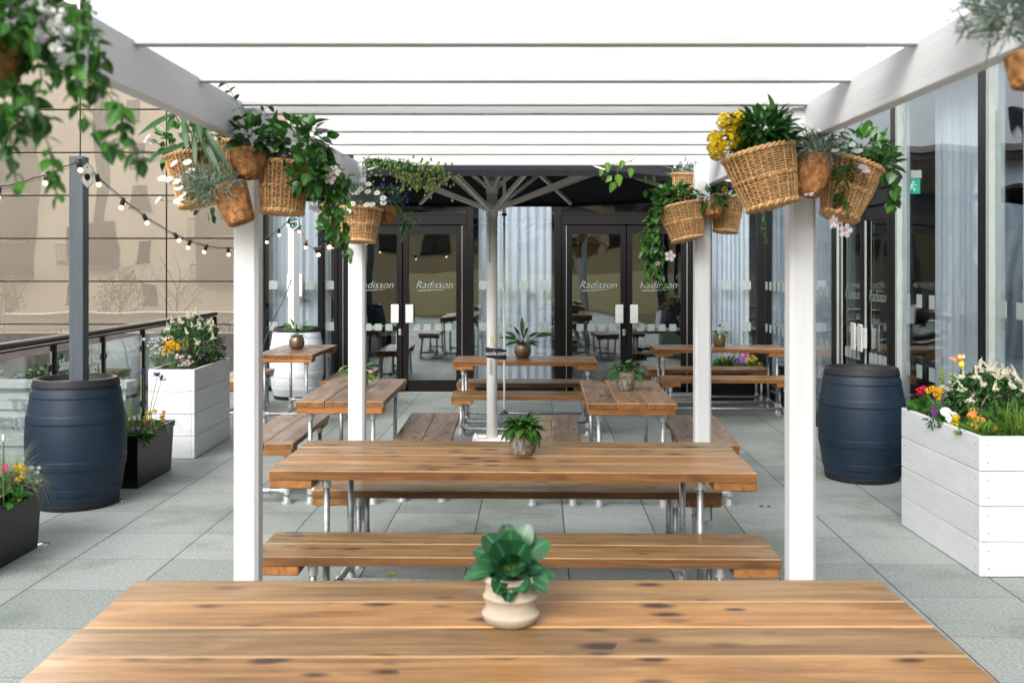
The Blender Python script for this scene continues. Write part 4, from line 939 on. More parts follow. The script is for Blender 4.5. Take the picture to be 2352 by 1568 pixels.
# ================================================================ PLANTS
UP = Vector((0, 0, 1))
CAMR = Vector((CS, SN, 0)); CAMF = Vector((-SN, CS, 0))
def vec(r, u, f_=0): return CAMR * r + UP * u + CAMF * f_
class Plant:
    def __init__(s, root, leafm, flm=None, stemm=None):
        s.root = root; s.L = MB(); s.S = MB(); s.xs = []; s.lm = leafm; s.fm = flm; s.sm = stemm or STEM
    @property
    def X(s): s.xs.append(MB()); return s.xs[-1]
    def done(s, names=("foliage", "stems", "flowers")):
        if s.L.f: s.L.build(names[0], s.lm, s.root, smooth=True)
        if s.S.f: s.S.build(names[1], s.sm, s.root)
        for q in s.xs:
            if q.f: q.build('flower', s.fm, s.root, smooth=True)
def pot_rosette(pl, n, z0, Lr, ar, rise, stemL, droop=.4, rr=.03, fold=.2, pw_=.8, wav=0, m=0, az=(0, 2 * PI), seg=5, sway=None):
    for i in range(n):
        an = az[0] + (az[1] - az[0]) * ((i * .618034) % 1) + rnd.uniform(-.25, .25); el = rnd.uniform(*rise)
        d_ = Vector((math.cos(an) * math.cos(el), math.sin(an) * math.cos(el), math.sin(el)))
        b_ = Vector((math.cos(an) * rr * rnd.random(), math.sin(an) * rr * rnd.random(), z0)); sl_ = rnd.uniform(*stemL)
        e_ = b_ + d_ * sl_; mid_ = b_ + Vector((d_.x * .35, d_.y * .35, d_.z * 1.1)) * sl_ * .6
        pl.S.tube([b_, mid_, e_], [.0022, .002, .0015], 5, cap=False)
        L_ = rnd.uniform(*Lr); d2 = Vector((d_.x, d_.y, d_.z - rnd.uniform(.2, .7))).normalized()
        leaf(pl.L, e_, d2, UP + rv() * .35, L_, L_ * ar, droop, fold, seg, m, rnd.random(), pw_, wav)
def bush(pl, c, r, n, L_, ar, out=.8, up=.15, droop=.3, m=0, shell=.35, seg=3, pw_=1.0, fold=.25):
    c = Vector(c)
    for i in range(n):
        v = rv().normalized(); k = shell + (1 - shell) * rnd.random() ** .5; p = c + Vector((v.x * r[0], v.y * r[1], v.z * r[2])) * k
        d_ = v * out + rv() * .7 + Vector((0, 0, up)); l_ = L_ * rnd.uniform(.65, 1.25)
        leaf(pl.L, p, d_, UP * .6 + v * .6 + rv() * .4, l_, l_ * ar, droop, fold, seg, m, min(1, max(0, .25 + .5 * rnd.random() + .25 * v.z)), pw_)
def smooth(pts, n=10):
    pts = [Vector(p) for p in pts]; out = []
    for i in range(len(pts) - 1):
        p0, p1, p2, p3 = pts[max(i - 1, 0)], pts[i], pts[i + 1], pts[min(i + 2, len(pts) - 1)]
        for k in range(n):
            t_ = k / n; out.append(.5 * (2 * p1 + (p2 - p0) * t_ + (2 * p0 - 5 * p1 + 4 * p2 - p3) * t_ ** 2 + (3 * p1 - p0 - 3 * p2 + p3) * t_ ** 3))
    out.append(pts[-1]); return out
def vine(pl, pts, L_, ar, step, m=0, r=.0016, droop=.5, hang=.5, pw_=.8, per=2, jit=1.0):
    q = smooth(pts); pl.S.tube(q, r, 5, cap=False); acc = 0; k = 0
    for i in range(1, len(q)):
        acc += (q[i] - q[i - 1]).length
        if acc >= step:
            acc = 0; k += 1; t_ = (q[i] - q[i - 1]).normalized(); side = t_.cross(UP)
            side = side.normalized() if side.length > .1 else rv().normalized()
            side = Matrix.Rotation(rnd.uniform(0, 2 * PI), 3, t_) @ side
            for s in ((-1, 1) if per == 2 else (1 if k % 2 else -1,)):
                l_ = L_ * rnd.uniform(.6, 1.2); leaf(pl.L, q[i], side * s + t_ * .4 + rv() * .35 * jit - UP * hang * .5, UP + rv() * .8, l_, l_ * ar, droop, .2, 4, m, rnd.random(), pw_)
def fine(pl, c, r, n, L_, w_, out=.7, m=0, up=.3):     # feathery grey foliage
    c = Vector(c)
    for i in range(n):
        v = rv().normalized(); p = c + Vector((v.x * r[0], v.y * r[1], v.z * r[2])) * rnd.random() ** .6; d_ = (v * out + rv() * .8 + UP * up).normalized(); l_ = L_ * rnd.uniform(.6, 1.3)
        leaf(pl.L, p, d_, rv(), l_, w_, .2, .1, 3, m, rnd.random(), .7)
        for k in range(3):
            q = p + d_ * l_ * (.3 + .22 * k); leaf(pl.L, q, d_ + rv() * .9, rv(), l_ * .38, w_ * .8, .1, .1, 2, m, rnd.random(), .7)
def daisy(mb, c, nrm, r, n=12, mp=0, mc=1, ar=.34, eye=.25):
    nrm = nrm.normalized(); u = nrm.orthogonal().normalized(); v = nrm.cross(u)
    for k in range(n):
        an = 2 * PI * k / n + rnd.uniform(-.1, .1); d_ = u * math.cos(an) + v * math.sin(an); s_ = d_.cross(nrm) * r * ar
        a_ = c + d_ * r * .12; b_ = c + d_ * r * .65 + nrm * r * .10; e_ = c + d_ * r + nrm * r * .04
        mb.poly([a_ - s_ * .4, a_ + s_ * .4, b_ + s_, e_ + s_ * .5, e_ - s_ * .5, b_ - s_], mp, rnd.random())
    mb.lathe([(r * eye, 0), (r * eye * .8, r * .12), (.0005, r * .18)], 8, m=mc, M=Matrix.Translation(c) @ UP.rotation_difference(nrm).to_matrix().to_4x4())
def trumpet(mb, c, nrm, r, mp=0, mc=0, L_=None):
    nrm = nrm.normalized(); u = nrm.orthogonal().normalized(); v = nrm.cross(u); L_ = L_ or r * 1.5
    M_ = Matrix.Translation(c - nrm * L_) @ UP.rotation_difference(nrm).to_matrix().to_4x4()
    mb.lathe([(r * .08, 0), (r * .12, L_ * .45), (r * .26, L_ * .9), (r * .34, L_)], 8, m=mc, M=M_)
    for k in range(5):
        an = 2 * PI * k / 5; d_ = u * math.cos(an) + v * math.sin(an); s_ = d_.cross(nrm) * r
        a_ = c + d_ * r * .28
        mb.poly([a_ - s_ * .20, a_ + s_ * .20, c + d_ * r * .75 + s_ * .42 + nrm * r * .1, c + d_ * r + s_ * .12 + nrm * .02 * r, c + d_ * r * .95 - s_ * .18, c + d_ * r * .7 - s_ * .34 + nrm * r * .12], mp, rnd.random())
def puff(mb, c, r, n, s, m=0, flat=1.0):           # cluster of small blossoms
    for i in range(n):
        v = rv().normalized(); v.z *= flat; q = Vector(c) + v * r * rnd.uniform(.75, 1.05); nr = (v + rv() * .3).normalized(); u = nr.orthogonal().normalized(); w_ = nr.cross(u); k = s * rnd.uniform(.8, 1.2)
        for j in range(4):
            an = j * PI / 2; d_ = u * math.cos(an) + w_ * math.sin(an); e_ = u * math.cos(an + .8) + w_ * math.sin(an + .8); g_ = u * math.cos(an - .8) + w_ * math.sin(an - .8)
            mb.poly([q, q + e_ * k * .6 + nr * k * .2, q + d_ * k + nr * k * .25, q + g_ * k * .6 + nr * k * .2], m, rnd.random())
def raceme(mb, a, d_, L_, s, m=0):                 # chain of small bells
    p = Vector(a); d_ = d_.normalized(); n = int(L_ / (s * .62)); 
    for i in range(n):
        t_ = i / n; d_ = (d_ + Vector((0, 0, -.03)) + rv() * .22).normalized(); p = p + d_ * s * .62; k = s * (1.0 - .55 * t_)
        for j in range(4):
            q = p + rv().normalized() * k * 1.0; mb.blob(q, k * .50, m, rnd.random(), 5, 1.2)
def blades(mb, c, n, L_, w_, spread, m=0, droop=.9, rbase=.03, seg=6, el=(.7, 1.5)):
    for i in range(n):
        an = rnd.uniform(0, 2 * PI); e_ = rnd.uniform(*el); d_ = Vector((math.cos(an) * math.cos(e_) * spread, math.sin(an) * math.cos(e_) * spread, math.sin(e_)))
        leaf(mb, Vector(c) + Vector((rnd.uniform(-rbase, rbase), rnd.uniform(-rbase, rbase), 0)), d_, UP.cross(d_).cross(d_) * -1 + rv() * .1, L_ * rnd.uniform(.6, 1.15), w_, droop, .3, seg, m, rnd.random(), .45)

# ---------------------------------------------------------------- potted plants on the tables
def potted(label, p, yaw=0, cat="potted plant"):
    return thing("potted_plant", label, cat, p, yaw, "plants in pots on the tables")
def onpix(px, py, h=.7775):
    d = F * (EYE - h) / (py - 603); q = P(px, py, d); return d
def pot_at(px, py, h=.7765, back=.07):
    d = F * (EYE - h) / (py - 603) + back; x = (px - 1176) / F * d; a, b = W(x, d); return (a, b, h)
MOSS = simple("mossy grey ceramic", (.20, .185, .155), .75, noise=.75, scale=16, bump=.5, bscale=50, stretch=(2.2, 2.2, .6))
BRZ = simple("brushed bronze pot", (.23, .165, .115), .36, .8, noise=.18, scale=30, stretch=(1, 1, 12))
OLV = simple("olive glazed pot", (.14, .115, .035), .35, noise=.5, scale=50, coat=.3)
BGE = simple("beige ribbed clay", (.43, .37, .285), .75, noise=.06, scale=8)
def mosspot(t_, H=.137, r=.072):
    f = MB(); f.lathe([(.001, 0), (r * .72, 0), (r * .80, .004), (r * .97, H * .22), (r, H * .5), (r * .97, H * .97), (r * .95, H), (r * .90, H), (r * .88, H * .8), (.001, H * .8)], 36, fn=lambda an, i: .0012 * math.sin(9 * an) + .001 * math.sin(23 * an + i)); f.build("pot", MOSSM, t_, smooth=True)
def mossmat():
    m, t, b, o = nodes("lichen covered pot"); tc = N(t, "ShaderNodeTexCoord"); mp_ = N(t, "ShaderNodeMapping"); mp_.inputs["Scale"].default_value = (1, 1, .4); t.links.new(tc.outputs["Object"], mp_.inputs[0])
    n1 = N(t, "ShaderNodeTexNoise", Scale=60.0, Detail=6.0, Roughness=.7); n2 = N(t, "ShaderNodeTexNoise", Scale=18.0, Detail=3.0); t.links.new(mp_.outputs[0], n1.inputs[0]); t.links.new(tc.outputs["Object"], n2.inputs[0])
    c = ramp(t, n1.outputs[0], [(.3, (.05, .04, .03)), (.5, (.24, .22, .18)), (.68, (.50, .47, .42))]).outputs[0]
    c = mixc(t, ramp(t, n2.outputs[0], [(.56, (0, 0, 0)), (.66, (.75, .75, .75))]).outputs[0], c, (.05, .09, .012)); t.links.new(c, b.inputs["Base Color"]); b.inputs["Roughness"].default_value = .7
    bp = N(t, "ShaderNodeBump", Strength=.4, Distance=.004); t.links.new(n1.outputs[0], bp.inputs["Height"]); t.links.new(bp.outputs[0], b.inputs["Normal"]); return m
MOSSM = mossmat()
def soilin(t_, r, z): f = MB(); f.lathe([(.0005, z + .004), (r * .6, z + .006), (r, z)], 20); f.build("soil", SOIL, t_)
def bronze(t_, H=.165, r=.092):
    f = MB(); f.lathe([(.001, 0), (r * .58, 0), (r * .72, .006), (r * .94, H * .25), (r, H * .45), (r * .93, H * .75), (r * .78, H), (r * .75, H), (r * .74, H * .9), (.001, H * .9)], 40); f.build("pot", BRZ, t_, smooth=True)
def broad(pl, spec, z0, shape=.62):               # leaves given one by one: azimuth deg, elevation deg, stem length, leaf length, width ratio
    for az, el, sl_, L_, ar in spec:
        sl_ *= .82; L_ *= .92
        an, e_ = R(az), R(el); d_ = vec(math.cos(an) * math.cos(e_), math.sin(e_), math.sin(an) * math.cos(e_)); b_ = vec(math.cos(an) * .012, z0, math.sin(an) * .012)
        q = b_ + d_ * sl_; pl.S.tube([b_, b_ + Vector((d_.x * .4, d_.y * .4, d_.z)) * sl_ * .55, q], [.003, .0026, .002], 6, cap=False)
        leaf(pl.L, q - d_ * L_ * .3, (d_ - UP * .35).normalized(), UP * .8 - CAMF * .8, L_ * 1.1, L_ * 1.1 * ar, .35, .14, 8, 0, rnd.random(), shape)
# 1 front table: ribbed beige pot
t_ = potted("broad dark leaved plant in a beige ribbed pot on the front table", pot_at(1173, 1443, back=.055)); f = MB(); pr = []
for k in range(57):
    u = k / 56; z = .138 * u
    if u < .22: r_ = .062 + .0195 * math.sin(PI / 2 * u / .22) ** .8
    else: q_ = ((u - .22) / .34) % 1.0; r_ = .0815 - .0115 * math.sin(PI * q_) ** .5
    pr.append((r_, z))
f.lathe([(.001, 0), (.057, 0)] + pr + [(.068, .138), (.064, .125), (.001, .12)], 216, fn=lambda an, i: .0016 * math.cos(54 * an) if 1 < i < 58 else 0); f.build("pot", BGE, t_, smooth=True); soilin(t_, .055, .126)
pl = Plant(t_, LP)
broad(pl, [(-95, 66, .085, .062, 1.0), (-75, 80, .10, .060, 1.0), (-115, 78, .105, .058, 1.0), (-60, 58, .07, .055, .95), (-130, 60, .075, .06, .95), (-90, 50, .05, .06, 1.0), (-90, 88, .08, .055, 1.0)], .125, -.8)
broad(pl, [(-100, 46, .055, .088, .95), (-70, 30, .04, .085, .8), (-120, 72, .10, .088, .98), (-60, 70, .10, .085, 1.0), (180, 40, .075, .075, .62), (200, 30, .09, .085, .45), (20, 60, .10, .085, .95), (0, 30, .07, .085, .5), (60, 62, .12, .08, .9), (130, 60, .11, .08, .9),
            (-90, 82, .115, .08, 1.0), (-35, 22, .06, .095, .42), (-95, 5, .045, .075, .75), (150, 48, .10, .07, .85), (95, 50, .10, .08, .8), (-140, 55, .09, .08, .8), (30, 78, .125, .07, .9), (100, 75, .12, .07, .9)] + [(rnd.uniform(0, 360), rnd.uniform(10, 65), rnd.uniform(.04, .09), rnd.uniform(.045, .07), .9) for _ in range(18)], .125, -.8)
pl.done()
# 2 middle table
t_ = potted("spiky green plant in a lichen mottled pot on the middle pergola table", pot_at(1201, 1047, back=.06)); mosspot(t_); soilin(t_, .062, .112); pl = Plant(t_, LG)
pot_rosette(pl, 46, .11, (.08, .125), .42, (.25, 1.35), (.02, .06), .8, .03, .25, .8); pot_rosette(pl, 22, .11, (.06, .09), .55, (.7, 1.4), (.03, .07), .6, .03, .2, .8); pl.done()
# 3 right end-on table
t_ = potted("holey leaved plant in a lichen mottled pot on the right end-on table", pot_at(1437, 898, back=.06)); mosspot(t_, .143, .074); soilin(t_, .064, .118); pl = Plant(t_, LG)
pot_rosette(pl, 16, .115, (.085, .115), .62, (.5, 1.4), (.05, .12), .7, .03, .2, .6, .16); pot_rosette(pl, 6, .115, (.11, .14), .5, (.2, .7), (.10, .13), .8, .02, .2, .6, .16); pl.done()
# 4 striped
t_ = potted("tall striped leaved plant in a round bronze pot on the middle back table", pot_at(1200.5, 823, back=.08)); bronze(t_); soilin(t_, .068, .148); pl = Plant(t_, LC, stemm=STEMB)
for az, el, sl_, L_ in ((100, 84, .11, .19), (20, 42, .10, .13), (10, 26, .16, .22), (-30, 18, .07, .15), (165, 42, .10, .15), (180, 25, .12, .15), (200, 8, .08, .14), (-60, 10, .04, .13), (-90, 28, .05, .14), (-120, 20, .06, .15), (140, 62, .10, .13), (60, 62, .10, .12), (215, 30, .1, .14), (-10, 5, .06, .12), (90, 50, .1, .12), (-75, 55, .07, .10)):
    an, e_ = R(az), R(el); d_ = vec(math.cos(an) * math.cos(e_), math.sin(e_), math.sin(an) * math.cos(e_)); b_ = Vector((0, 0, .15)); pl.S.tube([b_, b_ + d_ * sl_], .002, 5, cap=False)
    leaf(pl.L, b_ + d_ * sl_, d_, UP * .5 - CAMF, L_, L_ * .24, .45, .2, 14, 0, rnd.random(), .75, .13)
pl.done()
# 5 bronze pot on left back table
t_ = potted("upright green plant in a bronze pot on the table by the white barrel", pot_at(681.5, 803, back=.08)); bronze(t_, .165, .092); soilin(t_, .068, .148); pl = Plant(t_, LG)
pot_rosette(pl, 15, .15, (.08, .11), .58, (.8, 1.45), (.06, .16), .7, .03, .2, .6, .14); pot_rosette(pl, 8, .15, (.05, .08), .6, (.3, .9), (.03, .06), .7, .04, .2, .6, .14)
broad(pl, [(175, 60, .17, .12, .55), (5, 45, .17, .11, .5)], .15); pl.done()
# 6 olive pot
t_ = potted("small green plant in a ribbed olive pot on the back right table", pot_at(1652.5, 796, back=.07)); f = MB()
f.lathe([(.001, 0), (.050, 0), (.062, .008), (.070, .03), (.074, .07), (.074, .14), (.071, .143), (.067, .14), (.066, .12), (.001, .12)], 80, fn=lambda an, i: .0018 * math.cos(20 * an) if 2 < i < 5 else 0); f.build("pot", OLV, t_, smooth=True); soilin(t_, .064, .122)
pl = Plant(t_, LG); pot_rosette(pl, 13, .12, (.06, .085), .6, (.6, 1.4), (.05, .13), .7, .03, .2, .6, .14); pl.done()
# 7 plant half hidden behind the rear left post
t_ = potted("green plant half hidden behind the rear left pergola post", pot_at(824, 893, back=.06)); mosspot(t_, .143, .074); soilin(t_, .064, .118); pl = Plant(t_, LB)
pot_rosette(pl, 14, .115, (.08, .12), .5, (.4, 1.3), (.05, .11), .8, .03, .2, .6, .16); broad(pl, [(182, 12, .10, .10, .4), (-8, 8, .08, .13, .36), (-4, -4, .07, .12, .3)], .12); pl.done()

# ---------------------------------------------------------------- hanging baskets
def hang(name, label, p, axis, rt, rb, h, kind, squash=1.0):
    t_ = thing(name, label, "hanging basket" if kind == "wicker" else "coir pot", p, 0, "wicker baskets and coir pots hung on the pergola")
    q = Vector((0, 0, -1)).rotation_difference(Vector(axis).normalized()).to_matrix().to_4x4()
    if kind == "wicker":
        rows = int(h / .0084); ns = 34; seg = 136; f = MB()
        for j in range(rows + 1):
            u = j / rows; z = -h * u; r0 = rt + (rb - rt) * u ** 1.15; n0 = len(f.v); k_ = .0036
            for i in range(seg):
                an = 2 * PI * i / seg; o_ = .0026 * math.sin(ns / 2 * an + (PI if j % 2 else 0)) + .0026 * math.cos(ns * an); rr = r0 + o_; zz = z + .0006 * math.sin(5 * an + j)
                for dr, dz in ((k_, 0), (0, k_ * .8), (-k_ * .6, 0), (0, -k_ * .8)): f.v.append(tuple(q @ Vector(((rr + dr) * math.cos(an), (rr + dr) * math.sin(an), zz + dz))))
            va = .5 + .5 * math.sin(j * 2.3) * rnd.random()
            for i in range(seg):
                i2 = (i + 1) % seg
                for e in range(4): f.face((n0 + 4 * i + e, n0 + 4 * i2 + e, n0 + 4 * i2 + (e + 1) % 4, n0 + 4 * i + (e + 1) % 4), 0, va * .6 + .4 * rnd.random())
        for i in range(ns):
            an = 2 * PI * (i + .25) / ns
            f.tube([q @ Vector(((rt + (rb - rt) * u ** 1.15 + .0048) * math.cos(an), (rt + (rb - rt) * u ** 1.15 + .0048) * math.sin(an), -h * u)) for u in (0, .33, .66, 1)], .0019, 4, 0, .9 - .5 * (i % 2), cap=False)
        f.build("woven_side", WICK, t_, smooth=True)
        f = MB()
        for u in (0, .5, 1.0):
            z = -h * u; r0 = rt + (rb - rt) * u ** 1.15 + .002
            for ph in (0, PI):
                ring_ = [q @ Vector(((r0 + .005 * math.cos(18 * a_ + ph)) * math.cos(a_), (r0 + .005 * math.cos(18 * a_ + ph)) * math.sin(a_), z + .006 * math.sin(18 * a_ + ph))) for a_ in [2 * PI * i / 108 for i in range(109)]]
                f.tube(ring_, .0052 if u != .5 else .003, 5, a=rnd.random(), cap=False)
        f.build("braided_rim", WICK, t_, smooth=True)
        f = MB(); f.lathe([(rt - .006, -.004), (rb - .004, -h + .002)], 32, M=q)
        for i in range(14): r1 = (rb - .002) * (i + 1) / 14; f.tube([q @ Vector((r1 * math.cos(a_), r1 * math.sin(a_), -h - .001 * (i % 2))) for a_ in [2 * PI * k / 40 for k in range(41)]], .0048, 5, 1, rnd.random(), cap=False)
        f.lathe([(.0005, -h + .003), (rb - .004, -h + .003)], 32, M=q); f.build("lining", [WICKD, WICK], t_)
        f = MB(); hp = [q @ Vector((rt + .002 + .035 * math.sin(PI * k / 8), .03 * math.cos(PI * k / 8), -.02)) for k in range(9)]; f.tube(hp, .004, 6); f.build("strap_handle", PLASB, t_)
    else:
        f = MB(); pr = [(rt * .93, .0), (rt, -.004)] + [(rt + (rb - rt) * (k / 14) ** 1.6, -h * .93 * k / 14) for k in range(1, 15)] + [(rb * .85, -h * .99), (.0005, -h)]
        f.lathe(pr, 44, M=q, fn=lambda an, i: rt * (.04 * math.sin(3 * an + i * .35) + .025 * math.sin(7 * an - i * .6) + rnd.uniform(-.018, .018)) * (1 if i > 1 else .8)); f.build("felt_pot", COIR, t_, smooth=True)
    f = MB(); f.lathe([(.0005, -.012), (rt * .93, -.016)], 24, M=q); f.build("soil", SOIL, t_)
    return t_
def rel(t_, px, py, d): return P(px, py, d) - Vector(t_.location)
def hb(name, label, px, py, d, ax, rt, rb, h, kind): return hang(name, label, P(px, py, d), vec(*ax), rt, rb, h, kind)

# right front group
b = hb("wicker_basket", "large tilted wicker basket with yellow flowers on the front right post", 1742, 352, 3.95, (.24, -1, -.10), .134, .092, .205, "wicker")
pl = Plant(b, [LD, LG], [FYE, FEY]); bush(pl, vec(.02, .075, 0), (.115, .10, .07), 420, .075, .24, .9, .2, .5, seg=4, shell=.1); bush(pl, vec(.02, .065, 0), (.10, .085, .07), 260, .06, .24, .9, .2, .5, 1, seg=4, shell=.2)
for (x, y, r_) in ((-.125, .03, .035), (-.155, -.01, .03), (-.17, .0, .028), (-.10, .075, .034), (-.13, .10, .03), (-.085, .11, .026), (-.07, .045, .03), (-.165, .04, .026)):
    puff(pl.X, vec(x, y + .015, rnd.uniform(-.05, .02)), r_ * 1.1, 60, .0105, 0); pl.S.tube([vec(-.03, 0, 0), vec(x * .6, y * .5, 0), vec(x, y, 0)], .0016, 5)
pl.done()
b = hb("coir_pot", "coir pot of feathery grey leaves and white daisies on the front right post", 1872, 362, 3.98, (-.22, -1, -.25), .068, .045, .155, "coir")
pl = Plant(b, LS, [FWH, FYE]); fine(pl, vec(.0, .03, -.02), (.09, .07, .055), 300, .05, .0055)
for px, py in ((1848, 288), (1887, 300), (1914, 305), (1945, 312), (1918, 345), (1972, 347), (1940, 323)):
    c_ = rel(b, px, py, 3.90); pl.S.tube([vec(.01, .0, 0), c_ * .5 + vec(0, -.01, 0), c_], .0018, 5); daisy(pl.X, c_, vec(rnd.uniform(-.4, .4), .8, -.5), .017, 14)
pl.done()
b = hb("wicker_basket", "wicker basket with white trumpet flowers on the outer side of the front right post", 1958, 382, 4.08, (-.30, -1, -.12), .115, .068, .205, "wicker")
pl = Plant(b, LG, [FPI, FWH]); bush(pl, vec(.03, .07, 0), (.10, .09, .07), 130, .06, .42, .8, .3, .4, seg=4, pw_=.8); bush(pl, vec(.10, .02, -.02), (.06, .06, .05), 60, .065, .35, .8, .4, .4, seg=4)
vine(pl, [vec(-.02, .0, -.11), vec(-.07, -.03, -.14), vec(-.085, -.10, -.13), vec(-.075, -.16, -.12)], .06, .75, .022); vine(pl, [vec(.09, .0, -.05), vec(.135, -.03, -.07), vec(.15, -.10, -.06), vec(.13, -.17, -.05)], .06, .7, .024)
vine(pl, [vec(-.06, -.10, -.12), vec(-.06, -.20, -.13), vec(-.05, -.23, -.13)], .035, .4, .04)
for px, py, n_ in ((1942, 530, vec(.1, -.2, -1)), (1862, 438, vec(-.6, .5, -.5)), (1985, 388, vec(.3, .6, -.6)), (1915, 510, vec(-.9, .1, -.3))):
    trumpet(pl.X, rel(b, px, py, 3.92), n_, .028)
pl.done()
# rear right group
b = hb("wicker_basket", "wicker basket leaning outward on the rear right post with a long trailing vine", 1563, 474, 6.4, (.20, -1, -.12), .138, .092, .205, "wicker")
pl = Plant(b, LG, [FPI, FWH]); bush(pl, vec(-.03, .06, 0), (.12, .10, .06), 110, .07, .55, .8, .2, .5, seg=4, pw_=.7); bush(pl, vec(.02, .035, -.03), (.07, .06, .03), 50, .05, .35, .7, .4, .3, 0, seg=3)
for k in range(9):
    x0 = -.12 - .03 * rnd.random(); e_ = -.42 + rnd.uniform(-.12, .12); vine(pl, [vec(x0 + .05, .02, -.05), vec(x0 - .03 + rnd.uniform(-.02, .02), -.03, -.08), vec(x0 - .06 + rnd.uniform(-.05, .06), e_ * .5, -.08), vec(x0 + rnd.uniform(-.10, .10), e_, -.06)], .058, .66, .034, per=2)
for x, y in ((-.215, .10), (-.22, .19), (-.17, .20), (-.14, .13)): leaf(pl.L, vec(x, y, 0), rv() - UP, UP, .06, .035, a=rnd.random())
trumpet(pl.X, rel(b, 1539, 588, 6.25), vec(.1, .1, -1), .035); trumpet(pl.X, rel(b, 1511, 605, 6.25), vec(.0, -.6, -1), .018); pl.done()
b = hb("wicker_basket", "grey woven basket with tiny white flowers above the leaning rear right basket", 1573, 402, 6.62, (-.05, -1, 0), .085, .06, .15, "wicker")
pl = Plant(b, LS, [FWH, FYE]); fine(pl, vec(0, .03, 0), (.08, .06, .05), 130, .05, .006); [puff(pl.X, vec(rnd.uniform(-.08, .09), rnd.uniform(.02, .09), rnd.uniform(-.06, .04)), .008, 6, .006) for _ in range(34)]; pl.done()
b = hb("wicker_basket", "flat backed wicker basket with blue flowers behind the front right post", 1672, 455, 6.5, (-.10, -1, -.10), .098, .07, .21, "wicker")
pl = Plant(b, LD, [FBL, FYE]); bush(pl, vec(.03, .05, 0), (.09, .07, .06), 120, .04, .3, .8, .1, .4)
vine(pl, [vec(.10, .02, 0), vec(.19, -.04, 0), vec(.23, -.14, 0), vec(.24, -.28, 0)], .03, .5, .018); vine(pl, [vec(.08, .02, .03), vec(.17, -.04, .03), vec(.22, -.10, .03), vec(.215, -.22, .03)], .03, .5, .018)
for _ in range(26): puff(pl.X, vec(rnd.uniform(-.03, .16), rnd.uniform(-.06, .08), -.08 + rnd.uniform(-.02, .02)), .006, 6, .006)
pl.done()
b = hb("coir_pot", "rounded coir pot of narrow green leaves on the rear right post", 1636, 470, 6.36, (.05, -1, -.35), .068, .052, .08, "coir")
pl = Plant(b, LD, [FOY, FEY]); bush(pl, vec(0, .03, -.01), (.085, .06, .055), 200, .06, .2, .9, .1, .6, seg=4); puff(pl.X, vec(.075, .09, 0), .02, 26, .008); pl.done()
# left rear group
b = hb("wicker_basket", "wicker basket of white daisies on the rear left post", 827, 482, 6.3, (-.02, -1, -.10), .130, .090, .19, "wicker")
pl = Plant(b, LS, [FWH, FYE, FEY]); fine(pl, vec(.0, .05, -.02), (.13, .09, .07), 560, .06, .0065)
for px, py in ((803, 425), (833, 413), (828, 435), (845, 440), (846, 423), (866, 443), (880, 455), (880, 466), (855, 470), (810, 468), (800, 485), (820, 442), (842, 470)):
    daisy(pl.X, rel(b, px, py, 6.14), vec(rnd.uniform(-.4, .4), .7, -.9), .019, 13, 0, rnd.choice((1, 2)))
for px, py in ((826, 397), (834, 392)): c_ = rel(b, px, py, 6.2); pl.S.tube([vec(.02, .03, 0), c_], .0016, 5); daisy(pl.X, c_, vec(.1, 1, -.2), .014, 10)
pl.done()
b = hb("coir_pot", "coir pot of small blue flowers on the rear left post with trailing ivy", 893, 470, 6.45, (-.12, -1, .05), .062, .036, .125, "coir")
pl = Plant(b, LD, [FBL, FWH]); bush(pl, vec(.01, .05, 0), (.085, .08, .06), 170, .035, .35, .8, .2, .4)
for _ in range(22): puff(pl.X, vec(rnd.uniform(-.05, .13), rnd.uniform(-.01, .13), -.07 + rnd.uniform(-.02, .02)), .006, 6, .006)
vine(pl, [vec(.05, 0, -.03), vec(.08, -.06, -.04), vec(.10, -.11, -.04), vec(.09, -.24, -.04)], .04, .5, .025); bush(pl, vec(.11, -.10, -.04), (.07, .03, .025), 36, .055, .3, 1, 0, .4); pl.done()
b = hb("wicker_basket", "pale wicker basket half hidden between the two left posts", 772, 472, 6.55, (0, -1, 0), .085, .06, .15, "wicker")
pl = Plant(b, LG, [FPI, FYE]); bush(pl, vec(-.02, .03, -.06), (.11, .10, .06), 90, .06, .55, .8, .1, .4, pw_=.8, seg=4); bush(pl, vec(-.03, -.14, -.05), (.08, .12, .06), 60, .05, .6, .8, .1, .4, pw_=.8, seg=4); pl.done()
b = thing("jasmine_vine", "pale budded climbing vine along the top of the rear left rafters", "vine", tuple(P(940, 380, 6.45)), 0); pl = Plant(b, [LD, LY])
for k in range(9):
    pl_pts = [rel(b, 825 + rnd.uniform(-5, 30), 368 + rnd.uniform(-6, 8), 6.42), rel(b, 880 + 20 * rnd.random(), 368 + rnd.uniform(-6, 14), 6.35), rel(b, 930 + 30 * rnd.random(), 385 + rnd.uniform(-12, 20), 6.3), rel(b, 985 + rnd.uniform(-20, 50), 400 + rnd.uniform(-25, 40), 6.3)]
    vine(pl, pl_pts, .035, .4, .014, per=2)
for _ in range(230):
    c_ = rel(b, rnd.gauss(975, 34), rnd.gauss(408, 20), 6.25 + rnd.uniform(-.05, .1)); pl.L.blob(c_, .0075, 1, rnd.random(), 6, 1.5)
for _ in range(60):
    c_ = rel(b, rnd.uniform(830, 940), rnd.gauss(385, 14), 6.3); pl.L.blob(c_, .006, 1, rnd.random(), 6, 1.4)
pl.done()
b = thing("climbing_vine", "heart leaved vine sprig hanging from the last rafter right of the parasol", "vine", tuple(P(1425, 385, 6.55)), 0); pl = Plant(b, LB)
vine(pl, [rel(b, 1462, 362, 6.55), rel(b, 1440, 372, 6.5), rel(b, 1402, 380, 6.5), rel(b, 1390, 402, 6.5)], .03, .4, .05, per=1)
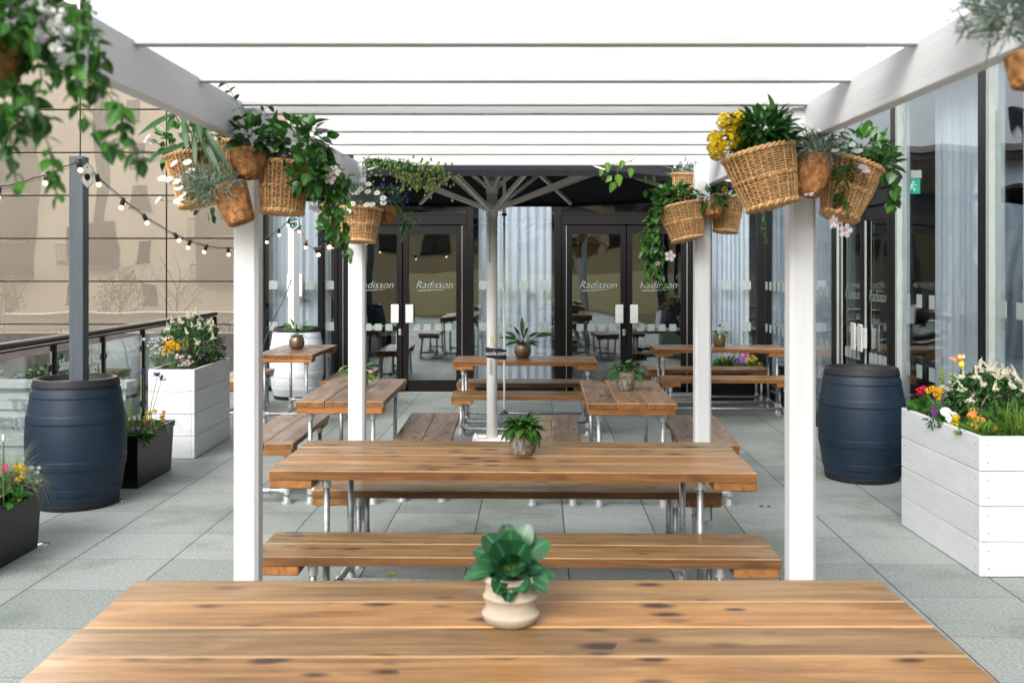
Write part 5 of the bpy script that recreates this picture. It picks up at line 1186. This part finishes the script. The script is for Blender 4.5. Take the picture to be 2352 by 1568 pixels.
vine(pl, [rel(b, 1440, 372, 6.5), rel(b, 1420, 385, 6.5), rel(b, 1418, 415, 6.5)], .03, .4, .05, per=1)
for px, py, dx, dy, l_ in ((1395, 372, .05, -1, .07), (1383, 388, -.3, -1, .05), (1432, 368, -.4, -1, .06), (1420, 400, .1, -1, .08), (1412, 418, -.5, -1, .075), (1450, 385, -.1, -1, .065), (1405, 405, -.8, -.7, .055)): leaf(pl.L, rel(b, px, py, 6.48), vec(dx, dy), -CAMF + UP * .2, l_, l_ * .62, .1, .15, 6, 0, rnd.random(), .65)
pl.done()
# left front group
b = hb("wicker_basket", "wicker basket overflowing with dark glossy leaves on the front left post", 655, 378, 4.02, (-.05, -1, -.08), .095, .077, .185, "wicker")
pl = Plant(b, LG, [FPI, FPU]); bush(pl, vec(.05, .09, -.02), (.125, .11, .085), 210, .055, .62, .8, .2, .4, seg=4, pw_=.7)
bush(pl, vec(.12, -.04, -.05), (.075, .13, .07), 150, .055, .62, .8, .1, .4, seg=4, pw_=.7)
for k in range(6): vine(pl, [vec(.12, .0, -.06), vec(.16 + .02 * k, -.06, -.07), vec(.18 + .012 * k, -.14, -.06), vec(.155 + .02 * k, -.20 - .03 * k, -.05)], .05, .62, .028)
for px, py, n_ in ((770, 392, vec(.5, .4, -.8)), (758, 410, vec(.2, -.2, -1)), (722, 478, vec(-.2, -.8, -.5))): trumpet(pl.X, rel(b, px, py, 3.88), n_, .024)
daisy(pl.X, rel(b, 653, 358, 3.86), vec(0, .8, -.5), .011, 12, 1, 1); daisy(pl.X, rel(b, 736, 298, 3.9), vec(0, .8, -.5), .010, 12, 1, 1); pl.done()
b = hb("coir_pot", "bright coir pot with dark leaves at the top of the front left post", 572, 348, 3.93, (-.03, -1, -.2), .070, .042, .105, "coir")
pl = Plant(b, LD, [FWH]); bush(pl, vec(.01, .05, .0), (.055, .055, .05), 60, .06, .55, .8, .3, .4, seg=4, pw_=.8); vine(pl, [vec(-.0, .05, 0), vec(-.03, .14, .02), vec(-.07, .22, .03), vec(-.10, .27, .03)], .055, .5, .035, hang=-.3, per=2)
vine(pl, [vec(.0, .10, 0), vec(.05, .16, .02), vec(.08, .18, .03)], .045, .4, .03, hang=0, per=1); pl.done()
b = hb("coir_pot", "low tilted coir pot of feathery grey leaves on the front left post", 523, 425, 3.88, (.40, -1, -.05), .066, .050, .155, "coir")
pl = Plant(b, LS, [FWH, FYE]); fine(pl, vec(-.06, .0, -.04), (.10, .08, .06), 380, .05, .0055)
for px, py in ((388, 412), (405, 417), (411, 431), (363, 459), (408, 462), (418, 455), (430, 373), (372, 410), (400, 375), (437, 392), (421, 448)):
    c_ = rel(b, px, py, 3.8); pl.S.tube([vec(-.06, -.02, -.04), c_ * .6 + vec(0, -.035, 0), c_], .0016, 5); daisy(pl.X, c_, vec(rnd.uniform(-.8, .1), .6, -.6), .0165, 14)
pl.done()
b = hb("wicker_basket", "tilted wicker basket under long strap leaves at the left of the front left post", 432, 358, 4.0, (.20, -1, -.05), .085, .062, .19, "wicker")
pl = Plant(b, [LG, LD], [FPI, FRE]); bush(pl, vec(.0, .04, 0), (.13, .07, .08), 120, .05, .5, .8, .2, .4, seg=4, pw_=.8)
for px, py, qx, qy, w_ in ((408, 258, 312, 300, .034), (455, 310, 512, 398, .03), (470, 300, 535, 390, .032), (440, 330, 345, 350, .03), (425, 275, 428, 340, .026), (400, 262, 384, 300, .028), (452, 275, 462, 322, .026), (432, 262, 415, 290, .022), (445, 300, 450, 380, .02)):
    a_, e_ = rel(b, px, py, 3.86), rel(b, qx, qy, 3.80); leaf(pl.L, a_, e_ - a_, vec(-.2, .8, -.9), (e_ - a_).length * 1.03, w_, .15, .18, 8, 1, rnd.random(), .9); pl.S.tube([vec(.02, 0, 0), a_ * .6 + vec(.02, 0, 0), a_], .002, 5)
trumpet(pl.X, rel(b, 338, 318, 3.9), vec(-.7, .5, -.5), .026); trumpet(pl.X, rel(b, 398, 388, 3.88), vec(-.2, -.8, -.3), .012, 1, 1); pl.done()
b = hb("wicker_basket", "small shaded wicker basket behind the front left pergola beam", 492, 330, 4.25, (.15, -1, 0), .075, .055, .14, "wicker")
pl = Plant(b, LD, [FPI]); bush(pl, vec(0, .03, 0), (.11, .05, .06), 70, .055, .5, .8, .1, .4); bush(pl, vec(-.02, -.24, -.0), (.09, .04, .06), 30, .045, .5, .8, .1, .4, 0); pl.done()
# picture corners: baskets on the nearest posts
b = hb("coir_pot", "blurred coir pot with trailing round leaved vines at the top left corner", -34, 92, 1.95, (.1, -1, -.1), .07, .045, .09, "coir")
pl = Plant(b, LG, [FWH, FYE]); bush(pl, vec(.035, .03, .0), (.12, .12, .06), 330, .036, .66, .8, .1, .4, seg=4, pw_=.8); bush(pl, vec(-.0, -.12, .02), (.07, .15, .05), 170, .036, .66, .8, .1, .4, seg=4, pw_=.8)
D1 = 1.92
for pts in ([(150, -30), (185, 60), (175, 150), (185, 250), (250, 340)], [(200, -20), (205, 80), (210, 170), (265, 240), (300, 330), (325, 375)], [(60, 60), (95, 180), (60, 250), (50, 320)], [(20, 100), (70, 260), (110, 330), (130, 445)], [(-10, 150), (20, 280), (30, 380), (45, 440)], [(100, 0), (110, 110), (160, 190), (215, 190)], [(40, 200), (90, 260), (120, 275)], [(180, 60), (225, 100), (225, 150), (240, 190)], [(270, 230), (280, 280), (270, 345)]):
    vine(pl, [rel(b, x, y, D1 + rnd.uniform(-.06, .06)) for x, y in pts], .040, .66, .021, per=2, pw_=.8)
xx = pl.X
for _ in range(40): puff(xx, rel(b, rnd.gauss(115, 26), rnd.gauss(62, 30), 1.9), .007, 6, .006)
pl.done()
b = hb("coir_pot", "blurred coir pot of feathery leaves at the top right corner", 2362, 125, 2.1, (.0, -1, -.1), .045, .035, .07, "coir")
pl = Plant(b, LS, [FWH, FYE]); fine(pl, vec(-.04, .085, 0), (.085, .07, .06), 330, .045, .005, m=0)
for px, py in ((2200, 22),): c_ = rel(b, px, py, 2.05); pl.S.tube([vec(-.05, .05, 0), rel(b, 2225, 75, 2.05), c_], .0016, 5); daisy(pl.X, c_, vec(-.6, .7, -.3), .013, 12)
pl.S.tube([vec(-.05, .09, 0), rel(b, 2250, 15, 2.05), rel(b, 2212, -12, 2.05)], .0016, 5); pl.done()

# ---------------------------------------------------------------- flowers in the planters
def plantt(name, label, px, d, z, cat="plant", group=None, x=None):
    x_ = (px - 1176) / F * d if x is None else x; return thing(name, label, cat, (*W(x_, d), z), 0, group)
def pieris(label, px, d, z, h, r, n, lm=LD, ncl=26):
    b = plantt("white_flowering_shrub", label, px, d, z, "shrub"); pl = Plant(b, lm, [FCR], STEMB); tips = []
    for k in range(ncl):
        an = k * 2.4; q = (k + .5) / ncl; rr = r * math.sqrt(q) * rnd.uniform(.8, 1.05); t3 = Vector((rr * math.cos(an), rr * math.sin(an) * 1.2, h * (1.02 - .52 * (rr / r) ** 2) * rnd.uniform(.86, 1.04)))
        tips.append(t3); pl.S.tube([(0, 0, 0), (t3.x * .35, t3.y * .35, t3.z * .5), t3], [.006, .004, .002], 5)
        for j in range(n):
            a2 = j * 2.4 + k; e_ = rnd.uniform(-.7, .5); leaf(pl.L, t3 - Vector((0, 0, .10 * rnd.random())), Vector((math.cos(a2) * math.cos(e_), math.sin(a2) * math.cos(e_), math.sin(e_) * .6)), UP, rnd.uniform(.055, .085), .021, .6, .3, 3, 0, rnd.random(), .9)
        if k % 5 != 4:
            xx = pl.X
            for j in range(6): a2 = rnd.uniform(0, 6.28); e2 = rnd.uniform(-.1, .8); raceme(xx, t3, Vector((math.cos(a2) * math.cos(e2), math.sin(a2) * math.cos(e2), math.sin(e2))) if j else Vector((rnd.uniform(-.4, .4), 0, 1)), rnd.uniform(.022, .042) if j else rnd.uniform(.05, .08), .0095)
    bush(pl, (0, 0, h * .42), (r * .92, r, h * .42), 620, .065, .34, .8, .2, .4, shell=.5); pl.done()
def clump(name, label, px, d, z, h, r, nl, ll, ar, lm, fl, cat="flowers", lup=.6):
    b = plantt(name, label, px, d, z, cat); pl = Plant(b, lm, fl[0])
    if nl: bush(pl, (0, 0, h * .25), (r, r, h * .25), nl, ll, ar, .8, lup, .4, shell=.1)
    for (x, u, fz, kind, s_) in fl[1]:
        c_ = vec(x, u, fz); pl.S.tube([vec(x * .2, 0, fz * .2), vec(x * .7, u * .6, fz * .8), c_], .0016, 5, cap=False)
        if kind == 'p': puff(pl.X, c_, s_, 34, .0085 if s_ > .015 else .006, 0, .8)
        elif kind == 'd': daisy(pl.X, c_, vec(rnd.uniform(-.5, .5), .7, -.6), s_, 14, 0, 1)
        elif kind == 'u': daisy(pl.X, c_, vec(rnd.uniform(-.3, .3), .6, -.7), s_, 16, 0, 0, .4, .5); daisy(pl.X, c_ + vec(0, .004, -.004), vec(0, .6, -.7), s_ * .6, 12, 0, 0)
        elif kind == 's':
            xx = pl.X
            for q in range(10): puff(xx, c_ - vec(0, q * s_ * .55, 0), s_ * .7, 9, .006, 0)
    pl.done(); return b
g = lambda n, sx, sz, h0, h1, k, s_: [(rnd.uniform(-sx, sx), rnd.uniform(h0, h1), rnd.uniform(-sz, sz), k, s_) for _ in range(n)]
# right planter
pieris("large shrub of cream blossom spikes in the right white planter", 2272, 6.62, .77, .37, .25, 11, LD, 36)
clump("geranium", "crimson geranium with rounded leaves at the back of the right white planter", 2117, 7.02, .77, .17, .07, 60, .055, 1.0, LG, ([FRE], [(0, .165, 0, 'p', .036), (.016, .175, 0, 'p', .030), (-.02, .158, 0, 'p', .028)]))
clump("golden_primrose", "golden orange flower head on stems behind the purple blooms, right planter", 2150, 6.85, .77, .2, .05, 24, .07, .3, LG, ([FOY], [(-.05, .19, 0, 'p', .024), (-.02, .20, 0, 'p', .026), (.02, .19, 0, 'p', .024), (.035, .17, 0, 'p', .022), (0, .165, 0, 'p', .022), (.02, .135, 0, 'p', .016)]))
clump("spurge", "lime green spurge spikes in the right white planter", 2170, 6.95, .77, .3, .04, 30, .05, .2, LB, ([FGY], [(-.02, .31, 0, 's', .022), (.055, .30, 0, 's', .021), (-.005, .27, .03, 's', .020)]))
clump("purple_stock", "purple flower spikes beside the crimson geranium, right planter", 2142, 6.62, .77, .1, .04, 36, .04, .35, LD, ([FPU], [(0, .115, 0, 's', .012), (.01, .07, 0, 's', .011), (.03, .085, .02, 's', .010)]))
clump("chrysanthemum", "white pompon chrysanthemums in the right white planter", 2175, 6.5, .77, .1, .05, 26, .06, .55, LG, ([FWH, FWH], [(-.015, .10, -.02, 'u', .034), (.01, .058, -.04, 'u', .036), (.035, .075, -.02, 'u', .032)]))
clump("yellow_alyssum", "pair of bright yellow blossom heads at the middle of the right white planter", 2212, 6.42, .77, .1, .05, 36, .04, .35, LG, ([FYE], [(-.045, .075, 0, 'p', .024), (-.05, .05, 0, 'p', .022), (-.035, .035, 0, 'p', .02), (-.06, .03, 0, 'p', .018), (.05, .115, -.02, 'p', .028), (.075, .09, -.02, 'p', .028), (.04, .085, -.02, 'p', .026), (.06, .06, -.02, 'p', .026), (.085, .065, -.02, 'p', .022)]))
clump("wallflower", "orange and apricot wallflowers low in the right white planter", 2262, 6.15, .77, .1, .075, 170, .065, .22, LB, ([FOR, FOY], [(-.03, .12, .1, 'd', .024), (.0, .09, .05, 'd', .024), (-.06, .065, 0, 'd', .024), (.055, .05, 0, 'd', .024)]))
clump("white_broom", "tiny white flower sprays behind the pompon blooms, right white planter", 2192, 6.9, .77, .24, .08, 110, .045, .3, LG, ([FWH], g(30, .09, .06, .10, .23, 'p', .009)), lup=1.0)
clump("leafy_bedding", "low green leafy bedding plant at the near corner of the right white planter", 2238, 6.2, .77, .09, .08, 130, .055, .3, LB, ([FYE], [(-.02, .05, -.05, 'p', .010)]))
clump("leafy_bedding", "dark leafy filler under the cream shrub in the right white planter", 2290, 6.4, .77, .2, .14, 260, .06, .35, LG, ([FYE], []))
b = plantt("ornamental_grass", "bright green grass tuft at the right end of the right white planter", 2335, 6.15, .77, "grass"); pl = Plant(b, GRS); blades(pl.L, (0, 0, 0), 260, .26, .006, 1.0, droop=.8, rbase=.05); leaf(pl.L, vec(-.03, .0, -.19), vec(-.3, .4, -.6), UP, .22, .006, 2.4, .2, 10, 0, .5, .4); pl.done()
b = plantt("seed_head_grass", "tan seed heads rising between the blossoms of the right white planter", 2300, 6.3, .77, "grass"); pl = Plant(b, GRP)
for k in range(16): a_ = Vector((0, 0, 0)); e_ = vec(rnd.uniform(-.2, .1), rnd.uniform(.12, .24), rnd.uniform(-.05, .1)); pl.S.tube([a_, e_ * .6 + UP * .03, e_], .001, 4); leaf(pl.L, e_, vec(rnd.uniform(-1, 1), .5), UP, .06, .012, .3, .3, 3, 0, rnd.random())
pl.done()
def bee(label, px, py, d, body, stripe, wing):
    b = thing("bee_ornament", label, "ornament", tuple(P(px, py, d)), TH, "painted insect ornaments on sticks"); f = MB()
    f.lathe([(.024 * math.sin(PI * k / 8) + 1e-4, -.024 * math.cos(PI * k / 8)) for k in range(9)], 14, (0, 0, .03)); f.build("head", body, b, smooth=True)
    f = MB(); f.lathe([(.020 * math.sin(PI * k / 8) + 1e-4, -.026 * math.cos(PI * k / 8)) for k in range(9)], 14, (.008, 0, -.012), m=0); f.build("abdomen", stripe, b, smooth=True)
    for s in (-1, 1): f = MB(); f.blob((s * .012, -.02, .036), .009, n=10); f.build("eye", WHITE, b, smooth=True)
    for s in (-1, 1): f = MB(); leaf(f, Vector((-.01, .01, .01)), Vector((-1 if s < 0 else .8, .1, .45 if s < 0 else .9)), Vector((0, -1, .4)), .065, .028, .1, .1, 5, 0, .5, .8); o = f.build("wing", wing, b); o.modifiers.new("thickness", 'SOLIDIFY').thickness = .0015
    f = MB(); f.tube([(.005, 0, -.03), (0, .01, -.2)], .002, 6); f.build("stick", STEMB, b)
WINGM = simple("copper wing", (.45, .22, .12), .4)
bee("orange insect ornament with big white eyes over the right white planter", 2206, 832, 6.7, simple("orange enamel", (.75, .26, .03), .25), simple("yellow enamel", (.65, .55, .03), .25), WINGM)
bee("black and yellow bee ornament over the left white planter", 387, 785, 9.75, simple("black enamel", (.01, .01, .012), .2), simple("yellow black enamel", (.60, .42, .02), .25), WINGM)
# left planter
pieris("tall shrub of cream blossom spikes in the left white planter", 440, 10.25, .79, .50, .30, 11, LD, 32)
clump("golden_primrose", "golden primrose with big basal leaves in the left white planter", 395, 9.72, .79, .26, .07, 0, .1, .5, LG, ([FOY], [(x, u, 0, 'p', .024) for x, u in ((-.075, .205), (-.045, .22), (-.02, .245), (.0, .225), (.02, .25), (.03, .215), (.05, .235), (.06, .21), (-.04, .255), (.0, .27), (-.07, .155), (-.01, .185))]))
b = plantt("primrose_leaves", "broad basal leaves at the front of the left white planter", 398, 9.66, .79); pl = Plant(b, LB); pot_rosette(pl, 18, .0, (.09, .13), .5, (.0, .9), (.005, .01), .7, .03, .25, .8); pl.done()
clump("candytuft", "pinkish white candytuft at the front corner of the left white planter", 425, 9.72, .79, .13, .08, 110, .035, .4, LG, ([FPI], g(20, .07, .06, .04, .15, 'p', .015)))
clump("white_broom", "airy sprays of tiny white flowers at the left of the left white planter", 365, 9.85, .79, .26, .09, 70, .05, .12, LS, ([FWH], g(52, .13, .08, .12, .30, 'p', .009)), lup=1.4)
clump("spurge", "lime green spurge spikes in the left white planter", 416, 9.95, .79, .28, .05, 60, .05, .2, LB, ([FGY], [(-.03, .27, 0, 's', .018), (.02, .28, 0, 's', .018), (.06, .28, 0, 's', .017)]))
clump("violet", "few purple violets at the side of the left white planter", 470, 10.2, .79, .12, .07, 80, .045, .6, LG, ([FPU], [(0, .13, 0, 'd', .016), (-.01, .10, 0, 'd', .016), (.03, .06, -.03, 'd', .018)]))
clump("mixed_flowers", "orange blue and yellow flowers at the far end of the left white planter", 497, 10.5, .79, .2, .07, 80, .06, .3, LG, ([FOR, FYE], [(.02, .24, 0, 'd', .02), (.045, .22, 0, 'd', .02), (.06, .19, 0, 'd', .02)]))
clump("yellow_alyssum", "small yellow blossom heads on the side of the left white planter", 487, 10.42, .79, .15, .05, 30, .05, .3, LB, ([FYE], [(0, .17, 0, 'p', .022), (.02, .15, 0, 'p', .02), (-.02, .12, 0, 'p', .02)]))
clump("blue_lobelia", "blue lobelia in the far corner of the left white planter", 507, 10.58, .79, .15, .04, 40, .04, .3, LD, ([FBL], g(12, .045, .03, .08, .17, 'p', .011)))
# black planter behind the left barrel
b = plantt("agapanthus", "three tall agapanthus stems with dark blue heads behind the left barrel", 338, 8.55, .37, "flowers"); pl = Plant(b, LG, [FLB])
for px, py in ((329, 858), (361, 864), (371, 873)):
    c_ = rel(b, px, py, 8.5); pl.S.tube([(0, 0, 0), c_ * .5 + vec(-.01, 0, 0), c_], .0028, 6)
    xx = pl.X
    for _ in range(26): v = rv().normalized(); v.z = abs(v.z) * .8 + .1; leaf(xx, c_, v, UP, .052, .014, .1, .3, 3, 0, rnd.random())
blades(pl.L, (-.05, 0, 0), 26, .3, .012, .7, droop=.5); pl.done()
clump("spurge", "bright green spurge in the black planter behind the left barrel", 300, 8.5, .37, .3, .08, 220, .06, .12, LB, ([FGY], [(0, .29, 0, 's', .024), (.02, .23, -.02, 's', .02), (-.03, .2, 0, 's', .02)]), lup=1.1)
clump("yellow_alyssum", "yellow blossoms at the right end of the black planter behind the left barrel", 356, 8.8, .37, .14, .08, 120, .04, .3, LG, ([FYE], g(11, .09, .08, .06, .17, 'p', .017)))
clump("purple_aster", "lilac flowers above strap leaves in the black planter behind the left barrel", 318, 8.38, .37, .1, .09, 150, .09, .18, LG, ([FPU, FYE], [(-.03, .10, -.03, 'd', .017), (0, .105, -.03, 'd', .018), (.02, .10, -.04, 'd', .017), (-.07, .06, 0, 'd', .015)]))
clump("tulip", "single red and yellow tulip in the black planter behind the left barrel", 333, 8.5, .37, .1, .03, 14, .08, .2, LG, ([FRE], [(.0, .11, 0, 'p', .018)]))
b = plantt("feather_grass", "wispy hair grass leaning right out of the black planter behind the left barrel", 365, 8.75, .37, "grass"); pl = Plant(b, GRP)
for k in range(26): a2 = rnd.uniform(-.9, .9); leaf(pl.L, Vector((0, 0, .1)), vec(.6 + .3 * rnd.random(), .9, a2), UP, rnd.uniform(.22, .34), .0028, 1.7, .1, 9, 0, rnd.random(), .4)
pl.done()
# black planter front left
clump("yellow_alyssum", "bright yellow blossoms in the front left black planter", 46, 6.45, .37, .15, .07, 110, .04, .3, LG, ([FYE], [(x, u, z_, 'p', .019) for x, u, z_ in ((-.02, .17, 0), (.01, .165, 0), (-.01, .14, 0), (.02, .13, 0), (-.025, .11, .02), (.03, .15, 0), (0, .09, -.03), (-.08, .12, .02), (.015, .10, 0))]))
clump("pink_daisy", "magenta daisy in the front left black planter", 10, 6.4, .37, .2, .04, 30, .05, .4, LG, ([FMA, FYE], [(0, .165, 0, 'u', .028)]))
clump("candytuft", "small white blossoms beside the rim of the front left black planter", 76, 6.5, .37, .12, .04, 60, .03, .3, LS, ([FWH], g(16, .035, .04, .06, .15, 'p', .010)))
clump("primrose_leaves", "broad leaves with one yellow bloom at the rim of the front left black planter", 18, 6.2, .37, .08, .08, 60, .06, .8, LG, ([FYE], [(.075, .02, -.02, 'p', .014)]))
b = plantt("feather_grass", "pale hair grass arching over the left barrel from the front left black planter", 20, 6.45, .37, "grass"); pl = Plant(b, GRP); blades(pl.L, (0, 0, 0), 520, .34, .0026, 1.0, droop=.9, rbase=.03, el=(.8, 1.5))
for k in range(46): a2 = rnd.uniform(-.4, .4); leaf(pl.L, Vector((0, 0, .12)), vec(.5 + .5 * rnd.random(), .7, a2), UP, rnd.uniform(.28, .46), .0025, 1.9, .1, 10, 0, rnd.random(), .4)
pl.done()
b = plantt("onion_bud", "single slim bud on a tall stem at the left picture edge", 8, 6.1, .37, "flowers"); pl = Plant(b, LG, [FWH]); c_ = rel(b, 8, 1010, 6.1); pl.S.tube([(0, 0, 0), c_], .004, 6); pl.X.blob(c_ + UP * .01, .012, 0, .5, 8, 2.0); pl.done()
# black planter in the back right corner
clump("mixed_flowers", "yellow tulips in the back right black planter", 1665, 13.7, .37, .2, .10, 150, .14, .16, LG, ([FYE], [(-.02, .16, 0, 'p', .035), (-.05, .19, 0, 'p', .025)]), lup=1.2)
clump("purple_aster", "purple and magenta flowers in the back right black planter", 1695, 13.7, .37, .2, .12, 150, .08, .2, LG, ([FPU, FYE], g(14, .12, .08, .08, .19, 'd', .028)))
clump("pink_daisy", "magenta blooms above the purple flowers in the back right black planter", 1700, 13.75, .37, .2, .05, 20, .08, .2, LG, ([FMA, FYE], [(-.08, .26, 0, 'u', .035), (.05, .25, 0, 'u', .035), (.08, .23, 0, 'u', .03)]))
clump("yellow_alyssum", "bright yellow cluster at the right end of the back right black planter", 1728, 13.65, .37, .2, .09, 130, .07, .25, LG, ([FYE], [(x, u, 0, 'p', .032) for x, u in ((-.05, .17), (0, .2), (.04, .17), (.0, .14), (-.07, .14), (.1, .1))]))
clump("spurge", "two lime spurge spikes rising behind the back right table", 1693, 13.85, .37, .5, .06, 50, .08, .14, LB, ([FGY], [(-.1, .50, 0, 's', .03), (.09, .51, 0, 's', .03)]), lup=1.2)
